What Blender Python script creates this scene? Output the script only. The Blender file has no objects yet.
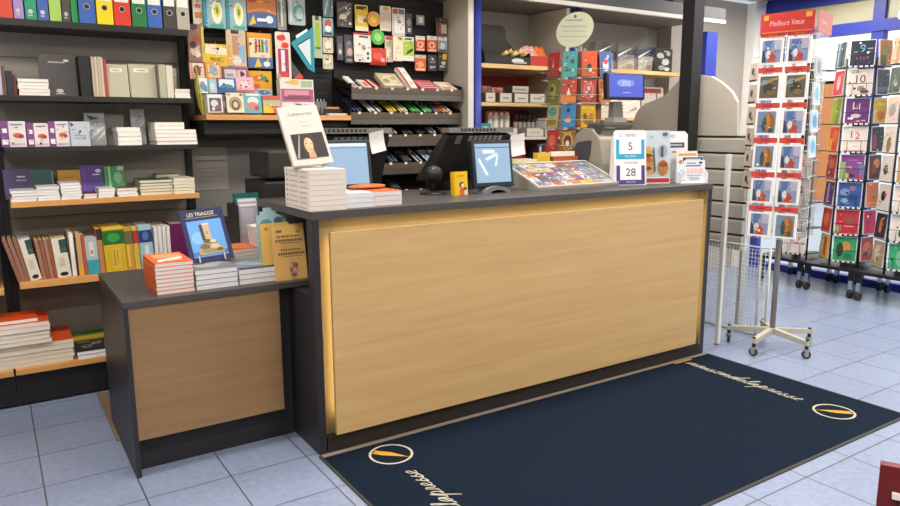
import bpy, bmesh, math, random
from mathutils import Vector, Matrix
R = math.radians
scene = bpy.context.scene
COL = scene.collection

# ------------------------------------------------------------------ camera
cam_d = bpy.data.cameras.new('camera')
cam = bpy.data.objects.new('camera', cam_d)
COL.objects.link(cam)
cam_d.sensor_fit = 'HORIZONTAL'
cam_d.sensor_width = 36.0
cam_d.lens = 28.371
cam_d.clip_start = 0.05
yaw, pitch, roll = 0.5745861, -0.1743703, -0.0049519
fw = Vector((math.sin(yaw)*math.cos(pitch), math.cos(yaw)*math.cos(pitch), math.sin(pitch)))
rt = Vector((math.cos(yaw), -math.sin(yaw), 0)); up = rt.cross(fw)
r2 = math.cos(roll)*rt + math.sin(roll)*up
u2 = -math.sin(roll)*rt + math.cos(roll)*up
mw = Matrix((r2, u2, -fw)).transposed().to_4x4()
mw.translation = Vector((-1.10563, -2.76849, 1.42056))
cam.matrix_world = mw
scene.camera = cam

# ------------------------------------------------------------------ world, light, exposure
scene.view_settings.view_transform = 'Standard'
scene.view_settings.look = 'None'
scene.view_settings.gamma = 1.0
scene.view_settings.exposure = 0.0
scene.view_settings.use_curve_mapping = False
W = bpy.data.worlds.new('sky_world'); scene.world = W; W.use_nodes = True
bgn = W.node_tree.nodes['Background']
bgn.inputs[0].default_value = (0.80, 0.90, 1.0, 1); bgn.inputs[1].default_value = 3.2

def area(name, loc, rot, sx, sy, power, col):
    l = bpy.data.lights.new(name, 'AREA'); l.shape = 'RECTANGLE'; l.size = sx; l.size_y = sy
    l.energy = power; l.color = col
    o = bpy.data.objects.new(name, l); COL.objects.link(o); o.location = loc; o.rotation_euler = rot
    return o
# ceiling fluorescents (the fixtures themselves are built below)
CEIL = 2.62
PANELS = [(-1.1, 0.15), (0.9, 0.15), (2.9, 0.15), (-1.1, -1.7), (0.9, -1.7), (2.9, -1.7), (-1.1, -3.4), (1.6, -3.4), (4.3, -0.9), (4.3, -3.0), (4.5, 0.75)]  # panels are out of view; the last is added to brighten the white pillar
for (px, py) in PANELS:
    area('ceiling_lamp_light', (px, py, CEIL-0.05), (0, 0, 0), 1.15, 0.3, 34 if py > -2 else 44, (1.0, 0.94, 0.86))
# daylight portal at the shop front
pl = area('daylight_portal', (5.33, -1.2, 1.3), (0, R(90), 0), 2.4, 6.2, 1, (1, 1, 1))
pl.data.cycles.is_portal = True

# ------------------------------------------------------------------ materials
def lin(h):
    h = h.lstrip('#'); o = []
    for i in (0, 2, 4):
        c = int(h[i:i+2], 16)/255.0
        o.append(c/12.92 if c <= 0.04045 else ((c+0.055)/1.055)**2.4)
    return (o[0], o[1], o[2], 1.0)
MC = {}
def m(h, rough=0.5, metal=0.0, spec=0.35, bump=0.0, bscale=60.0):
    k = (h, rough, metal, spec, bump)
    if k in MC: return MC[k]
    mt = bpy.data.materials.new('paint_'+h.lstrip('#')); mt.use_nodes = True
    nt = mt.node_tree; b = nt.nodes['Principled BSDF']
    b.inputs['Base Color'].default_value = lin(h); b.inputs['Roughness'].default_value = rough
    b.inputs['Metallic'].default_value = metal; b.inputs['Specular IOR Level'].default_value = spec
    if bump:
        tc = nt.nodes.new('ShaderNodeTexCoord'); n = nt.nodes.new('ShaderNodeTexNoise'); n.inputs['Scale'].default_value = bscale
        nt.links.new(tc.outputs['Object'], n.inputs['Vector'])
        bm_ = nt.nodes.new('ShaderNodeBump'); bm_.inputs['Strength'].default_value = bump; bm_.inputs['Distance'].default_value = 0.01
        nt.links.new(n.outputs['Fac'], bm_.inputs['Height']); nt.links.new(bm_.outputs['Normal'], b.inputs['Normal'])
    MC[k] = mt
    return mt
def emit(h, s):
    k = (h, 'emit', s)
    if k in MC: return MC[k]
    mt = bpy.data.materials.new('lit_'+h.lstrip('#')); mt.use_nodes = True
    b = mt.node_tree.nodes['Principled BSDF']
    b.inputs['Base Color'].default_value = (.02, .02, .02, 1); b.inputs['Emission Color'].default_value = lin(h)
    b.inputs['Emission Strength'].default_value = s
    MC[k] = mt
    return mt
def noisy(name, c1, c2, scale, stretch=(1, 1, 1), rough=0.5, spec=0.35, detail=4, lo=0.3, hi=0.7, bump=0.0, dist=0.0):
    mt = bpy.data.materials.new(name); mt.use_nodes = True; nt = mt.node_tree; b = nt.nodes['Principled BSDF']
    tc = nt.nodes.new('ShaderNodeTexCoord'); mp = nt.nodes.new('ShaderNodeMapping'); mp.inputs['Scale'].default_value = stretch
    n = nt.nodes.new('ShaderNodeTexNoise'); n.inputs['Scale'].default_value = scale; n.inputs['Detail'].default_value = detail; n.inputs['Distortion'].default_value = dist
    rp = nt.nodes.new('ShaderNodeValToRGB'); rp.color_ramp.elements[0].position = lo; rp.color_ramp.elements[1].position = hi
    rp.color_ramp.elements[0].color = lin(c1); rp.color_ramp.elements[1].color = lin(c2)
    nt.links.new(tc.outputs['Object'], mp.inputs['Vector']); nt.links.new(mp.outputs['Vector'], n.inputs['Vector'])
    nt.links.new(n.outputs['Fac'], rp.inputs['Fac']); nt.links.new(rp.outputs['Color'], b.inputs['Base Color'])
    b.inputs['Roughness'].default_value = rough; b.inputs['Specular IOR Level'].default_value = spec
    if bump:
        bm_ = nt.nodes.new('ShaderNodeBump'); bm_.inputs['Strength'].default_value = bump; bm_.inputs['Distance'].default_value = 0.005
        nt.links.new(n.outputs['Fac'], bm_.inputs['Height']); nt.links.new(bm_.outputs['Normal'], b.inputs['Normal'])
    return mt
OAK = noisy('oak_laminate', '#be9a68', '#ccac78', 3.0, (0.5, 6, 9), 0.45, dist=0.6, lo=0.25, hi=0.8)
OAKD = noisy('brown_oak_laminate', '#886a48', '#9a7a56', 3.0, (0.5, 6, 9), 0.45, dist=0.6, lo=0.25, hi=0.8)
EDGE = noisy('beech_shelf', '#c98e4d', '#d9a263', 5.0, (0.6, 8, 8), 0.5)
EDGE_L = noisy('pale_beech_shelf', '#d3ac70', '#dfbd86', 5.0, (0.6, 8, 8), 0.5)
ANTH = noisy('anthracite_laminate', '#29272a', '#302e31', 90, (1, 1, 1), 0.42, spec=0.35, bump=0.05)
ANTH_LIT = noisy('anthracite_lit_top', '#423f3e', '#4b4846', 90, (1, 1, 1), 0.42, spec=0.4, bump=0.05)  # anthracite laminate lightened to stand in for grazing light on the worktops
MATF = noisy('navy_carpet', '#0c1623', '#172436', 500, (1, 1, 1), 0.95, spec=0.1, bump=0.6)
DGREY = m('#3a3836', 0.5); BLACK = m('#1b1a1b', 0.5); PEG = m('#1d1c1d', 0.6)
WALLG = m('#8f8b84', 0.6); BEIGE = m('#b3aca0', 0.55, bump=0.05, bscale=400); WHITE = m('#e9e6e1', 0.5)
BLUE = m('#33409c', 0.4); STEEL = m('#b9b7b2', 0.35, 0.6); WIREW = m('#d4d4d0', 0.4)
CHROME = m('#c8c8c8', 0.2, 1.0)
PAGE = m('#e6dfd6', 0.8)
def glassmat(name, tint=(1, 1, 1, 1), gl=0.08):
    mt = bpy.data.materials.new(name); mt.use_nodes = True; nt = mt.node_tree
    for n in list(nt.nodes): nt.nodes.remove(n)
    o = nt.nodes.new('ShaderNodeOutputMaterial'); mx = nt.nodes.new('ShaderNodeMixShader')
    t = nt.nodes.new('ShaderNodeBsdfTransparent'); g = nt.nodes.new('ShaderNodeBsdfGlossy')
    t.inputs[0].default_value = tint; g.inputs['Roughness'].default_value = 0.05; mx.inputs[0].default_value = gl
    nt.links.new(t.outputs[0], mx.inputs[1]); nt.links.new(g.outputs[0], mx.inputs[2]); nt.links.new(mx.outputs[0], o.inputs[0])
    return mt
GLASS = glassmat('shop_glass')
FILM = glassmat('clear_film', (0.86, 0.86, 0.84, 1), 0.25)
FROST = bpy.data.materials.new('frosted_transom'); FROST.use_nodes = True
_t = FROST.node_tree; _d = _t.nodes['Principled BSDF']; _d.inputs['Base Color'].default_value = lin('#c9c4a8'); _d.inputs['Roughness'].default_value = 0.3
_tr = _t.nodes.new('ShaderNodeBsdfTranslucent'); _tr.inputs[0].default_value = lin('#c9c4a8'); _ms = _t.nodes.new('ShaderNodeMixShader'); _ms.inputs[0].default_value = 0.3
_t.links.new(_d.outputs[0], _ms.inputs[1]); _t.links.new(_tr.outputs[0], _ms.inputs[2]); _t.links.new(_ms.outputs[0], _t.nodes['Material Output'].inputs['Surface'])
# floor tiles: square grid, grey grout, tone varies by tile
TILE = bpy.data.materials.new('floor_tiles'); TILE.use_nodes = True
_nt = TILE.node_tree; _b = _nt.nodes['Principled BSDF']
_tc = _nt.nodes.new('ShaderNodeTexCoord'); _mp = _nt.nodes.new('ShaderNodeMapping'); _mp.inputs['Location'].default_value = (1.0404, -1.0179, 0)
_br = _nt.nodes.new('ShaderNodeTexBrick'); _br.offset = 0.0; _br.squash = 1.0
_br.inputs['Scale'].default_value = 1.0; _br.inputs['Brick Width'].default_value = 0.32932; _br.inputs['Row Height'].default_value = 0.32932
_br.inputs['Mortar Size'].default_value = 0.0032; _br.inputs['Mortar Smooth'].default_value = 0.1
_br.inputs['Color1'].default_value = lin('#828fab'); _br.inputs['Color2'].default_value = lin('#8894af'); _br.inputs['Mortar'].default_value = lin('#524f4f')
_n = _nt.nodes.new('ShaderNodeTexNoise'); _n.inputs['Scale'].default_value = 35; _n.inputs['Detail'].default_value = 6
_mx = _nt.nodes.new('ShaderNodeMixRGB'); _mx.blend_type = 'SOFT_LIGHT'; _mx.inputs[0].default_value = 0.35
_nt.links.new(_tc.outputs['Object'], _mp.inputs['Vector']); _nt.links.new(_mp.outputs[0], _br.inputs['Vector'])
_nt.links.new(_tc.outputs['Object'], _n.inputs['Vector'])
_nt.links.new(_br.outputs['Color'], _mx.inputs[1]); _nt.links.new(_n.outputs['Fac'], _mx.inputs[2]); _nt.links.new(_mx.outputs[0], _b.inputs['Base Color'])
_bp = _nt.nodes.new('ShaderNodeBump'); _bp.inputs['Strength'].default_value = 0.25; _bp.inputs['Distance'].default_value = 0.004; _bp.invert = True
_nt.links.new(_br.outputs['Fac'], _bp.inputs['Height']); _nt.links.new(_bp.outputs[0], _b.inputs['Normal'])
_b.inputs['Roughness'].default_value = 0.3; _b.inputs['Specular IOR Level'].default_value = 0.5

# ------------------------------------------------------------------ mesh building
TXT = {}
def text_mesh(s):
    """flat text outline, centred, one unit tall capitals"""
    if s not in TXT:
        c = bpy.data.curves.new('lettering', 'FONT'); c.body = s; c.align_x = 'CENTER'; c.align_y = 'CENTER'
        o = bpy.data.objects.new('lettering', c); COL.objects.link(o)
        dg = bpy.context.evaluated_depsgraph_get(); dg.update()
        me = bpy.data.meshes.new_from_object(o.evaluated_get(dg))
        TXT[s] = ([v.co.copy() for v in me.vertices], [tuple(p.vertices) for p in me.polygons])
        bpy.data.objects.remove(o); bpy.data.curves.remove(c); bpy.data.meshes.remove(me)
    return TXT[s]
class B:
    def __init__(s): s.bm = bmesh.new(); s.mats = []; s.smooth = []
    def mi(s, mt):
        if isinstance(mt, str): mt = m(mt)
        if mt not in s.mats: s.mats.append(mt)
        return s.mats.index(mt)
    def face(s, pts, mt, sm=False):
        f = s.bm.faces.new([s.bm.verts.new(p) for p in pts]); f.material_index = s.mi(mt); f.smooth = sm; return f
    def box(s, x0, x1, y0, y1, z0, z1, mt):
        v = [s.bm.verts.new((x, y, z)) for x in (x0, x1) for y in (y0, y1) for z in (z0, z1)]
        i = s.mi(mt)
        for q in ((0, 1, 3, 2), (4, 6, 7, 5), (0, 4, 5, 1), (2, 3, 7, 6), (0, 2, 6, 4), (1, 5, 7, 3)):
            s.bm.faces.new([v[k] for k in q]).material_index = i
        return s
    def hexa(s, p, mt):
        """eight corners: bottom four then top four, both anticlockwise"""
        v = [s.bm.verts.new(q) for q in p]; i = s.mi(mt)
        for q in ((3, 2, 1, 0), (4, 5, 6, 7), (0, 1, 5, 4), (1, 2, 6, 5), (2, 3, 7, 6), (3, 0, 4, 7)):
            s.bm.faces.new([v[k] for k in q]).material_index = i
        return s
    def prism(s, pts, ax, a0, a1, mt, sm=False):
        def P(p, a): return (a, p[0], p[1]) if ax == 0 else ((p[0], a, p[1]) if ax == 1 else (p[0], p[1], a))
        va = [s.bm.verts.new(P(p, a0)) for p in pts]; vb = [s.bm.verts.new(P(p, a1)) for p in pts]
        i = s.mi(mt); n = len(pts)
        s.bm.faces.new(va).material_index = i; s.bm.faces.new(list(reversed(vb))).material_index = i
        for k in range(n):
            f = s.bm.faces.new((va[k], vb[k], vb[(k+1) % n], va[(k+1) % n])); f.material_index = i; f.smooth = sm
        return s
    def tube(s, path, r, mt, seg=8, cap=True):
        path = [Vector(p) for p in path]; i = s.mi(mt); rings = []
        rr = r if isinstance(r, (list, tuple)) else [r]*len(path)
        for k, p in enumerate(path):
            d = (path[min(k+1, len(path)-1)] - path[max(k-1, 0)]).normalized()
            a = Vector((0, 0, 1)) if abs(d.z) < 0.9 else Vector((1, 0, 0))
            u = d.cross(a).normalized(); w = d.cross(u)
            rings.append([s.bm.verts.new(p + rr[k]*(math.cos(t)*u + math.sin(t)*w)) for t in [2*math.pi*j/seg for j in range(seg)]])
        for a, b in zip(rings, rings[1:]):
            for j in range(seg):
                f = s.bm.faces.new((a[j], a[(j+1) % seg], b[(j+1) % seg], b[j])); f.material_index = i; f.smooth = True
        if cap:
            s.bm.faces.new(list(reversed(rings[0]))).material_index = i; s.bm.faces.new(rings[-1]).material_index = i
        return s
    def ball(s, c, r, mt, seg=12, rings=8):
        r = r if isinstance(r, (tuple, list)) else (r, r, r); i = s.mi(mt)
        M = Matrix.Translation(c) @ Matrix.Diagonal((r[0], r[1], r[2], 1))
        g = bmesh.ops.create_uvsphere(s.bm, u_segments=seg, v_segments=rings, radius=1, matrix=M)
        fs = set(f for v in g['verts'] for f in v.link_faces)
        for f in fs: f.material_index = i; f.smooth = True
        return s
    def ell(s, M, cx, cy, rx, ry, mt, n=16, a0=0, a1=2*math.pi):
        pts = [M @ Vector((cx+rx*math.cos(a0+(a1-a0)*k/n), cy+ry*math.sin(a0+(a1-a0)*k/n), 0)) for k in range(n)]
        return s.face(pts, mt)
    def ring(s, M, cx, cy, rx, ry, w, mt, n=48):
        for k in range(n):
            a, b = 2*math.pi*k/n, 2*math.pi*(k+1)/n
            s.face([M @ Vector((cx+(rx-q)*math.cos(t), cy+(ry-q)*math.sin(t), 0)) for (t, q) in ((a, 0), (b, 0), (b, w), (a, w))], mt)
    def text(s, txt, M, size, mt, sx=1.0, shear=0.0):
        vs, fs = text_mesh(txt); i = s.mi(mt)
        nv = [s.bm.verts.new(M @ Vector(((v.x+shear*v.y)*size*sx, v.y*size, 0))) for v in vs]
        for f in fs:
            try: s.bm.faces.new([nv[k] for k in f]).material_index = i
            except ValueError: pass
    def art(s, x0, x1, z0, z1, y, items, M=None, flip=1):
        """printed picture on a face looking along -y: fractions of the face, later entries lie above earlier ones"""
        W_, H_ = x1-x0, z1-z0
        for k, it in enumerate(items):
            yy = y - 0.0005*(k+1)*flip
            Mf = Matrix(((1, 0, 0, x0), (0, 0, -1, yy), (0, 1, 0, z0), (0, 0, 0, 1)))
            if M is not None: Mf = M @ Mf
            if it[0] == 'r':
                _, a, b, c, d, col = it
                s.face([Mf @ Vector(q) for q in ((a*W_, b*H_, 0), (c*W_, b*H_, 0), (c*W_, d*H_, 0), (a*W_, d*H_, 0))], col)
            elif it[0] == 'e':
                _, a, b, c, d, col = it; s.ell(Mf, a*W_, b*H_, c*W_, d*H_, col, 14)
            elif it[0] == 'p':
                s.face([Mf @ Vector((a*W_, b*H_, 0)) for (a, b) in it[1]], it[2])
            elif it[0] == 't':
                _, txt, a, b, size, col = it[:6]
                s.text(txt, Mf @ Matrix.Translation((a*W_, b*H_, 0)), size*H_, col, it[6] if len(it) > 6 else 1.0, it[7] if len(it) > 7 else 0.0)
    def bev(s, w=0.003, seg=2):
        bmesh.ops.recalc_face_normals(s.bm, faces=s.bm.faces)
        bmesh.ops.bevel(s.bm, geom=s.bm.edges[:], offset=w, segments=seg, affect='EDGES', profile=0.5)
        return s
    def build(s, name, parent=None, loc=(0, 0, 0), rot=(0, 0, 0), norm=False):
        if norm: bmesh.ops.recalc_face_normals(s.bm, faces=s.bm.faces)
        me = bpy.data.meshes.new(name)
        s.bm.to_mesh(me); s.bm.free()
        for mt in s.mats: me.materials.append(mt)
        o = bpy.data.objects.new(name, me); COL.objects.link(o)
        o.location = loc; o.rotation_euler = rot
        if parent is not None: o.parent = parent
        return o
def tag(o, label, cat, group=None):
    o['label'] = label; o['category'] = cat
    if group: o['group'] = group
    return o
def thing(name, label, cat, loc=(0, 0, 0), rot=(0, 0, 0), group=None):
    o = bpy.data.objects.new(name, None); COL.objects.link(o); o.empty_display_size = 0.05
    o.location = loc; o.rotation_euler = rot
    return tag(o, label, cat, group)
def structure(o):
    o['kind'] = 'structure'; return o
def rbox(x0, x1, y0, y1, z0, z1, mt, w=0.004):
    b = B(); b.box(x0, x1, y0, y1, z0, z1, mt); b.bev(w); return b

# ------------------------------------------------------------------ the room
structure(B().box(-3.2, 5.5, -5.0, 2.6, -0.05, 0, TILE).build('floor'))
structure(B().box(-3.2, 5.5, -5.0, 2.6, CEIL, CEIL+0.05, m('#8d867c', 0.7)).build('ceiling'))
structure(B().box(-3.2, 5.5, 1.86, 1.96, 0, CEIL, m('#8b8884', 0.65)).build('wall_back'))
structure(B().box(-3.3, -3.2, -5.0, 1.96, 0, CEIL, m('#b5aea4', 0.65)).build('wall_left'))
structure(B().box(-3.3, 5.5, -5.1, -5.0, 0, CEIL, m('#b5aea4', 0.65)).build('wall_rear'))
structure(B().box(5.25, 5.5, 1.6, 1.859, 0, CEIL, m('#f4f4f2', 0.6)).build('wall_right'))
# shop front: blue frame, big panes, pale transoms
b = B()
b.box(5.4, 5.48, 1.53, 1.6, 0, CEIL, BLUE)
for yy in (0.53, -0.8, -2.1, -3.4, -4.7): b.box(5.4, 5.48, yy-0.05, yy+0.05, 0, 2.53, BLUE)
b.box(5.39, 5.49, -5.0, 1.53, 2.22, 2.315, BLUE); b.box(5.39, 5.49, -5.0, 1.53, 2.50, CEIL, BLUE); b.box(5.4, 5.48, -5.0, 1.53, 0, 0.07, BLUE)
structure(b.build('trim_1'))
b = B()
ys = [1.53, 0.58, 0.48, -0.75, -0.85, -2.05, -2.15, -3.35, -3.45, -4.65]
for a, c in zip(ys[::2], ys[1::2]): b.box(5.43, 5.436, c, a, 0.07, 2.22, GLASS)
structure(b.build('window_1'))
b = B()
for a, c in zip(ys[::2], ys[1::2]): b.box(5.43, 5.436, c, a, 2.315, 2.50, FROST)
structure(b.build('window_2'))
# street outside
structure(B().box(5.5, 16, -14, 12, -0.12, -0.06, m('#9a9c9f', 0.8)).build('ground_street'))
t = thing('street_building', 'pale building across the street seen through the shop front, terracotta shutter', 'building', (13, 0, -0.06))
B().box(0, 3, -14, 12, 2.3, 6.5, m('#d9d3bf', 0.8)).build('upper_wall', t)
B().box(0.05, 3, -14, 12, 0, 2.3, m('#d9d6cf', 0.8)).build('ground_floor_wall', t)
B().box(0.0, .049, 4.95, 5.45, .0, 2.36, m('#b9713f', 0.8)).build('shutter', t)
# ceiling lamps
for i, (px, py) in enumerate(PANELS):
    t = thing('ceiling_lamp', 'unseen recessed fluorescent ceiling light panel', 'lamp', (px, py, CEIL), (0, 0, 0), 'ceiling light panels out of view')
    b = B(); b.box(-.62, .62, -.19, -.16, -.03, 0, WHITE); b.box(-.62, .62, .16, .19, -.03, 0, WHITE); b.box(-.62, -.59, -.16, .16, -.03, 0, WHITE); b.box(.59, .62, -.16, .16, -.03, 0, WHITE)
    b.build('frame', t)
    B().box(-.59, .59, -.16, .16, -.012, 0, emit('#fff4e2', 1.5)).build('diffuser', t)
t = thing('ceiling_lamp', 'pale grey light panel in the ceiling right of the black post', 'lamp', (5.02, 1.72, CEIL))
B().box(-.42, .42, -.13, .13, -.02, 0, WHITE).build('frame', t)
B().box(-.39, .39, -.105, .105, -.026, -.0205, emit('#dfe6ee', 0.75)).build('diffuser', t)

# ------------------------------------------------------------------ main counter
t = thing('sales_counter', 'long anthracite shop counter with glowing oak front panel', 'counter', (0, 0, 0))
b = B(); b.box(0, 2.6, -0.005, 0.70, 1.045, 1.08, ANTH_LIT); b.bev(.002); b.build('countertop', t)
b = B()
b.box(0.0, 0.033, 0.0, 0.052, 0.0, 1.044, ANTH)
b.box(0.0, 0.12, 0.051, 0.70, 0.0, 0.715, ANTH); b.box(0.10, 0.12, 0.051, 0.70, 0.716, 1.044, ANTH)
b.build('end_panel', t)
B().box(2.565, 2.6, 0.0, 0.70, 0.0, 1.044, ANTH).build('end_panel', t)
B().box(0.0335, 2.564, 0.0455, 0.0505, 0.071, 1.044, m('#776a4e', 0.5)).build('back_board', t)
B().box(0.039, 2.564, 0.0, 0.0505, 0.0, 0.07, m('#2a2422', 0.5)).build('plinth', t)
b = B(); b.box(0.075, 2.5, -0.02, 0.0, 0.085, 0.99, OAK); b.bev(.0015); b.build('front_panel', t)
LED = emit('#ffdf98', 24)
B().box(0.108, 0.116, 0.004, 0.014, 0.16, 0.95, LED).build('light_strip', t)
B().box(2.555, 2.5645, 0.0, 0.0454, 0.071, 1.044, m('#776a4e', 0.5)).build('glow_lining', t)  # lining added over the end panel to catch the strips' glow
B().box(2.480, 2.488, 0.004, 0.014, 0.16, 0.95, LED).build('light_strip', t)
B().box(0.13, 2.45, 0.004, 0.014, 0.940, 0.948, LED).build('light_strip', t)
# low side counter
t = thing('side_counter', 'low anthracite side counter with small oak front panel, left of the main counter', 'counter', (0, 0, 0))
b = B(); b.box(-0.712, 0.098, 0.222, 0.93, 0.72, 0.747, ANTH_LIT); b.bev(.002); b.build('countertop', t)
B().box(-0.712, -0.694, 0.222, 0.93, 0, 0.7195, ANTH).build('side_panel', t)
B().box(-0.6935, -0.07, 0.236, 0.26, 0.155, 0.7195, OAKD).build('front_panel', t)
B().box(-0.6935, -0.005, 0.30, 0.315, 0.0, 0.7195, m('#252427', 0.5)).build('plinth', t)
# brown floor strip behind the side counter
tag(B().box(-0.728, -0.45, 0.66, 1.37, 0.0, 0.006, m('#7b6a52', 0.9, bump=0.3)).build('floor_runner'), 'narrow brown floor mat strip on the tiles behind the low side counter', 'mat')

# ------------------------------------------------------------------ entrance mat with lettering
t = thing('floor_mat', 'dark navy carpet mat with cream script and feather emblems before the counter', 'mat', (0, 0, 0))
b = B(); b.box(0.0, 2.6, -1.20, -0.012, 0.0, 0.007, MATF); b.build('carpet', t)
b = B()
BORD = m('#3a3835', 0.7)
b.box(-0.012, 2.612, -1.215, -1.20, 0.0, 0.006, BORD); b.box(-0.012, 0, -1.20, -0.012, 0, .006, BORD); b.box(2.6, 2.612, -1.2, -0.012, 0, .006, BORD)
b.build('rubber_edge', t)
B().box(0.0, 2.6, -0.04, -0.012, 0.0071, 0.0085, m('#8a7d6d', 0.6)).build('edge_trim', t)
CREAM = m('#b3ac9a', 0.9); GOLD = m('#c08f26', 0.8)
def script(b, word, M, h, wd, mt):
    """joined handwriting: each letter is a polyline on a unit x-height"""
    L = {'m': [(0, 0), (.12, 1), (.15, .1), (.2, .75), (.38, 1), (.4, .1), (.45, .75), (.63, 1), (.66, .1), (.85, .15)],
         'a': [(.5, .9), (.25, 1), (.05, .5), (.2, .05), (.45, .5), (.52, .95), (.52, .15), (.75, .15)],
         'i': [(0, .15), (.15, .95), (.18, .1), (.38, .15)],
         's': [(0, .1), (.3, 1.0), (.2, .7), (.42, .3), (.2, 0), (.05, .12), (.55, .15)],
         'o': [(.1, .5), (.25, .05), (.5, .4), (.35, .95), (.12, .7), (.2, .95), (.7, .8)],
         'n': [(0, .1), (.1, 1), (.14, .1), (.2, .75), (.42, 1), (.45, .1), (.65, .15)],
         'd': [(.5, .9), (.25, 1), (.05, .5), (.2, .05), (.45, .5), (.75, 2.2), (.55, .15), (.8, .15)],
         'e': [(0, .3), (.35, .6), (.3, 1), (.08, .7), (.15, .1), (.55, .2)],
         'l': [(0, .15), (.3, 1.4), (.35, 2.1), (.2, 1.8), (.15, .2), (.4, .15)],
         'p': [(0, .3), (.25, 1.3), (-.1, -1.2), (.2, .7), (.45, 1), (.5, .4), (.25, .05), (.75, .15)],
         'r': [(0, .1), (.15, 1.0), (.3, .85), (.28, .15), (.5, .15)]}
    x = 0
    adv = {'m': .85, 'a': .75, 'i': .38, 's': .55, 'o': .7, 'n': .65, 'd': .8, 'e': .55, 'l': .4, 'p': .75, 'r': .5}
    pts = []
    for ch in word:
        for (u, v) in L[ch]: pts.append(((x+u)*h*1.13 + v*h*0.25, v*h*.66))
        x += adv[ch]
    # smooth
    sm = []
    for k in range(len(pts)-1):
        p0, p1, p2, p3 = [Vector(pts[max(0, min(len(pts)-1, k+j))]) for j in (-1, 0, 1, 2)]
        for q in range(3):
            u = q/3
            sm.append(0.5*((2*p1)+(p2-p0)*u+(2*p0-5*p1+4*p2-p3)*u*u+(3*p1-p0-3*p2+p3)*u**3))
    L2, R2 = [], []
    for k, p in enumerate(sm):
        d = (sm[min(k+1, len(sm)-1)]-sm[max(k-1, 0)])
        d = d.normalized() if d.length > 1e-9 else Vector((1, 0))
        n = Vector((-d.y, d.x))*wd*(0.5+0.25*abs(d.y))
        z = 0.00002*(k % 40)
        L2.append((p.x+n.x, p.y+n.y, z)); R2.append((p.x-n.x, p.y-n.y, z))
    for k in range(len(sm)-1):
        b.face([M @ Vector(q) for q in (R2[k], R2[k+1], L2[k+1], L2[k])], mt)
    return x*h
for (cx, cy, rz, nm) in ((2.345, -0.985, -90, 'right'), (0.262, -0.17, 90, 'left')):
    M = Matrix.Translation((cx, cy, 0.0078)) @ Matrix.Rotation(R(rz), 4, 'Z')
    b = B(); b.ring(M, 0, 0, 0.098, 0.098, 0.011, CREAM); b.build('emblem_ring', t)
    b = B(); Mq = M @ Matrix.Rotation(R(45), 4, 'Z') @ Matrix.Scale(1.45, 4) @ Matrix.Translation((.005, 0, 0))
    b.face([Mq @ Vector(q) for q in ((-.06, .006, 0), (.0, -.012, 0), (.055, -.012, 0), (.045, .0, 0), (.06, .008, 0), (.02, .014, 0), (-.02, .011, 0))], GOLD)
    b.face([Mq @ Vector(q) for q in ((-.075, .006, 0), (-.05, .003, 0), (-.05, .008, 0))], GOLD)
    b.build('feather', t)
    b = B(); Ms = M @ Matrix.Translation((-0.905, -0.015, 0)) @ Matrix.Scale(0.92, 4)
    script(b, 'maisondelapresse', Ms, 0.071, 0.0047, CREAM)
    b.build('script_lettering', t)
    b = B(); b.face([M @ Vector(q) for q in ((-.942, -.07, 0), (-.926, -.07, 0), (-.926, .08, 0), (-.942, .08, 0))], GOLD); b.build('gold_bar', t)

# ------------------------------------------------------------------ wall shelving
def shelf_unit(name, label, x0, x1, shelves, backs, plinth=True, uprights=True, cat='shelving', rear=1.84):
    """shelves: (top z, thickness, front y, material); backs: (z0, z1, material)"""
    t = thing(name, label, cat, ((x0+x1)/2, rear, 0))
    h = (x1-x0)/2
    for (z0, z1, mt) in backs: B().box(-h, h, -0.02, 0.0, z0, z1, mt).build('back_panel', t)
    for (z, th, fy, mt) in shelves:
        b = B(); b.box(-h+.004 if z > .3 else -h-.057, h-.004, fy-rear, -0.0205 if z > .3 else -.062, z-th, z, mt); b.bev(.002); b.build('shelf', t)
    if plinth: B().box(-h-.06, h, 1.395-rear, -0.062, 0.012, 0.172, BLACK).build('plinth', t)
    if uprights:
        B().box(-h-.03, -h-.001, -0.06, 0.0, 0.0, 2.4, BLACK).build('upright', t)
        B().box(h+.001, h+.03, -0.06, 0.0, 0.0, 2.4, BLACK).build('upright', t)
    return t
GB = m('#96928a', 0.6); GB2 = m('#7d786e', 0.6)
SHELVES_A = [(0.205, .03, 1.37, EDGE), (0.65, .035, 1.41, EDGE), (1.062, .028, 1.41, EDGE), (1.336, .026, 1.42, m('#262524', .5)), (1.592, .028, 1.42, m('#262524', .5)), (1.960, .034, 1.42, m('#242323', .5))]
shelf_unit('wall_shelf', 'stationery wall shelving with beech and black shelves behind the low side counter', -1.03, -0.10, SHELVES_A,
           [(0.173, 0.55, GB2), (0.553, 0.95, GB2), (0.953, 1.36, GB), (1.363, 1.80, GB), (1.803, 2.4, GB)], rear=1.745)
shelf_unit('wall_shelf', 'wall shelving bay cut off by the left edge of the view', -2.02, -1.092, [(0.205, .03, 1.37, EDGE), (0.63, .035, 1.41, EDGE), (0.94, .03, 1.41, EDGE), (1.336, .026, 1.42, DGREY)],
           [(0.173, 0.55, GB2), (0.553, 0.95, GB2), (0.953, 1.36, GB), (1.363, 2.4, GB)], rear=1.745)

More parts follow.
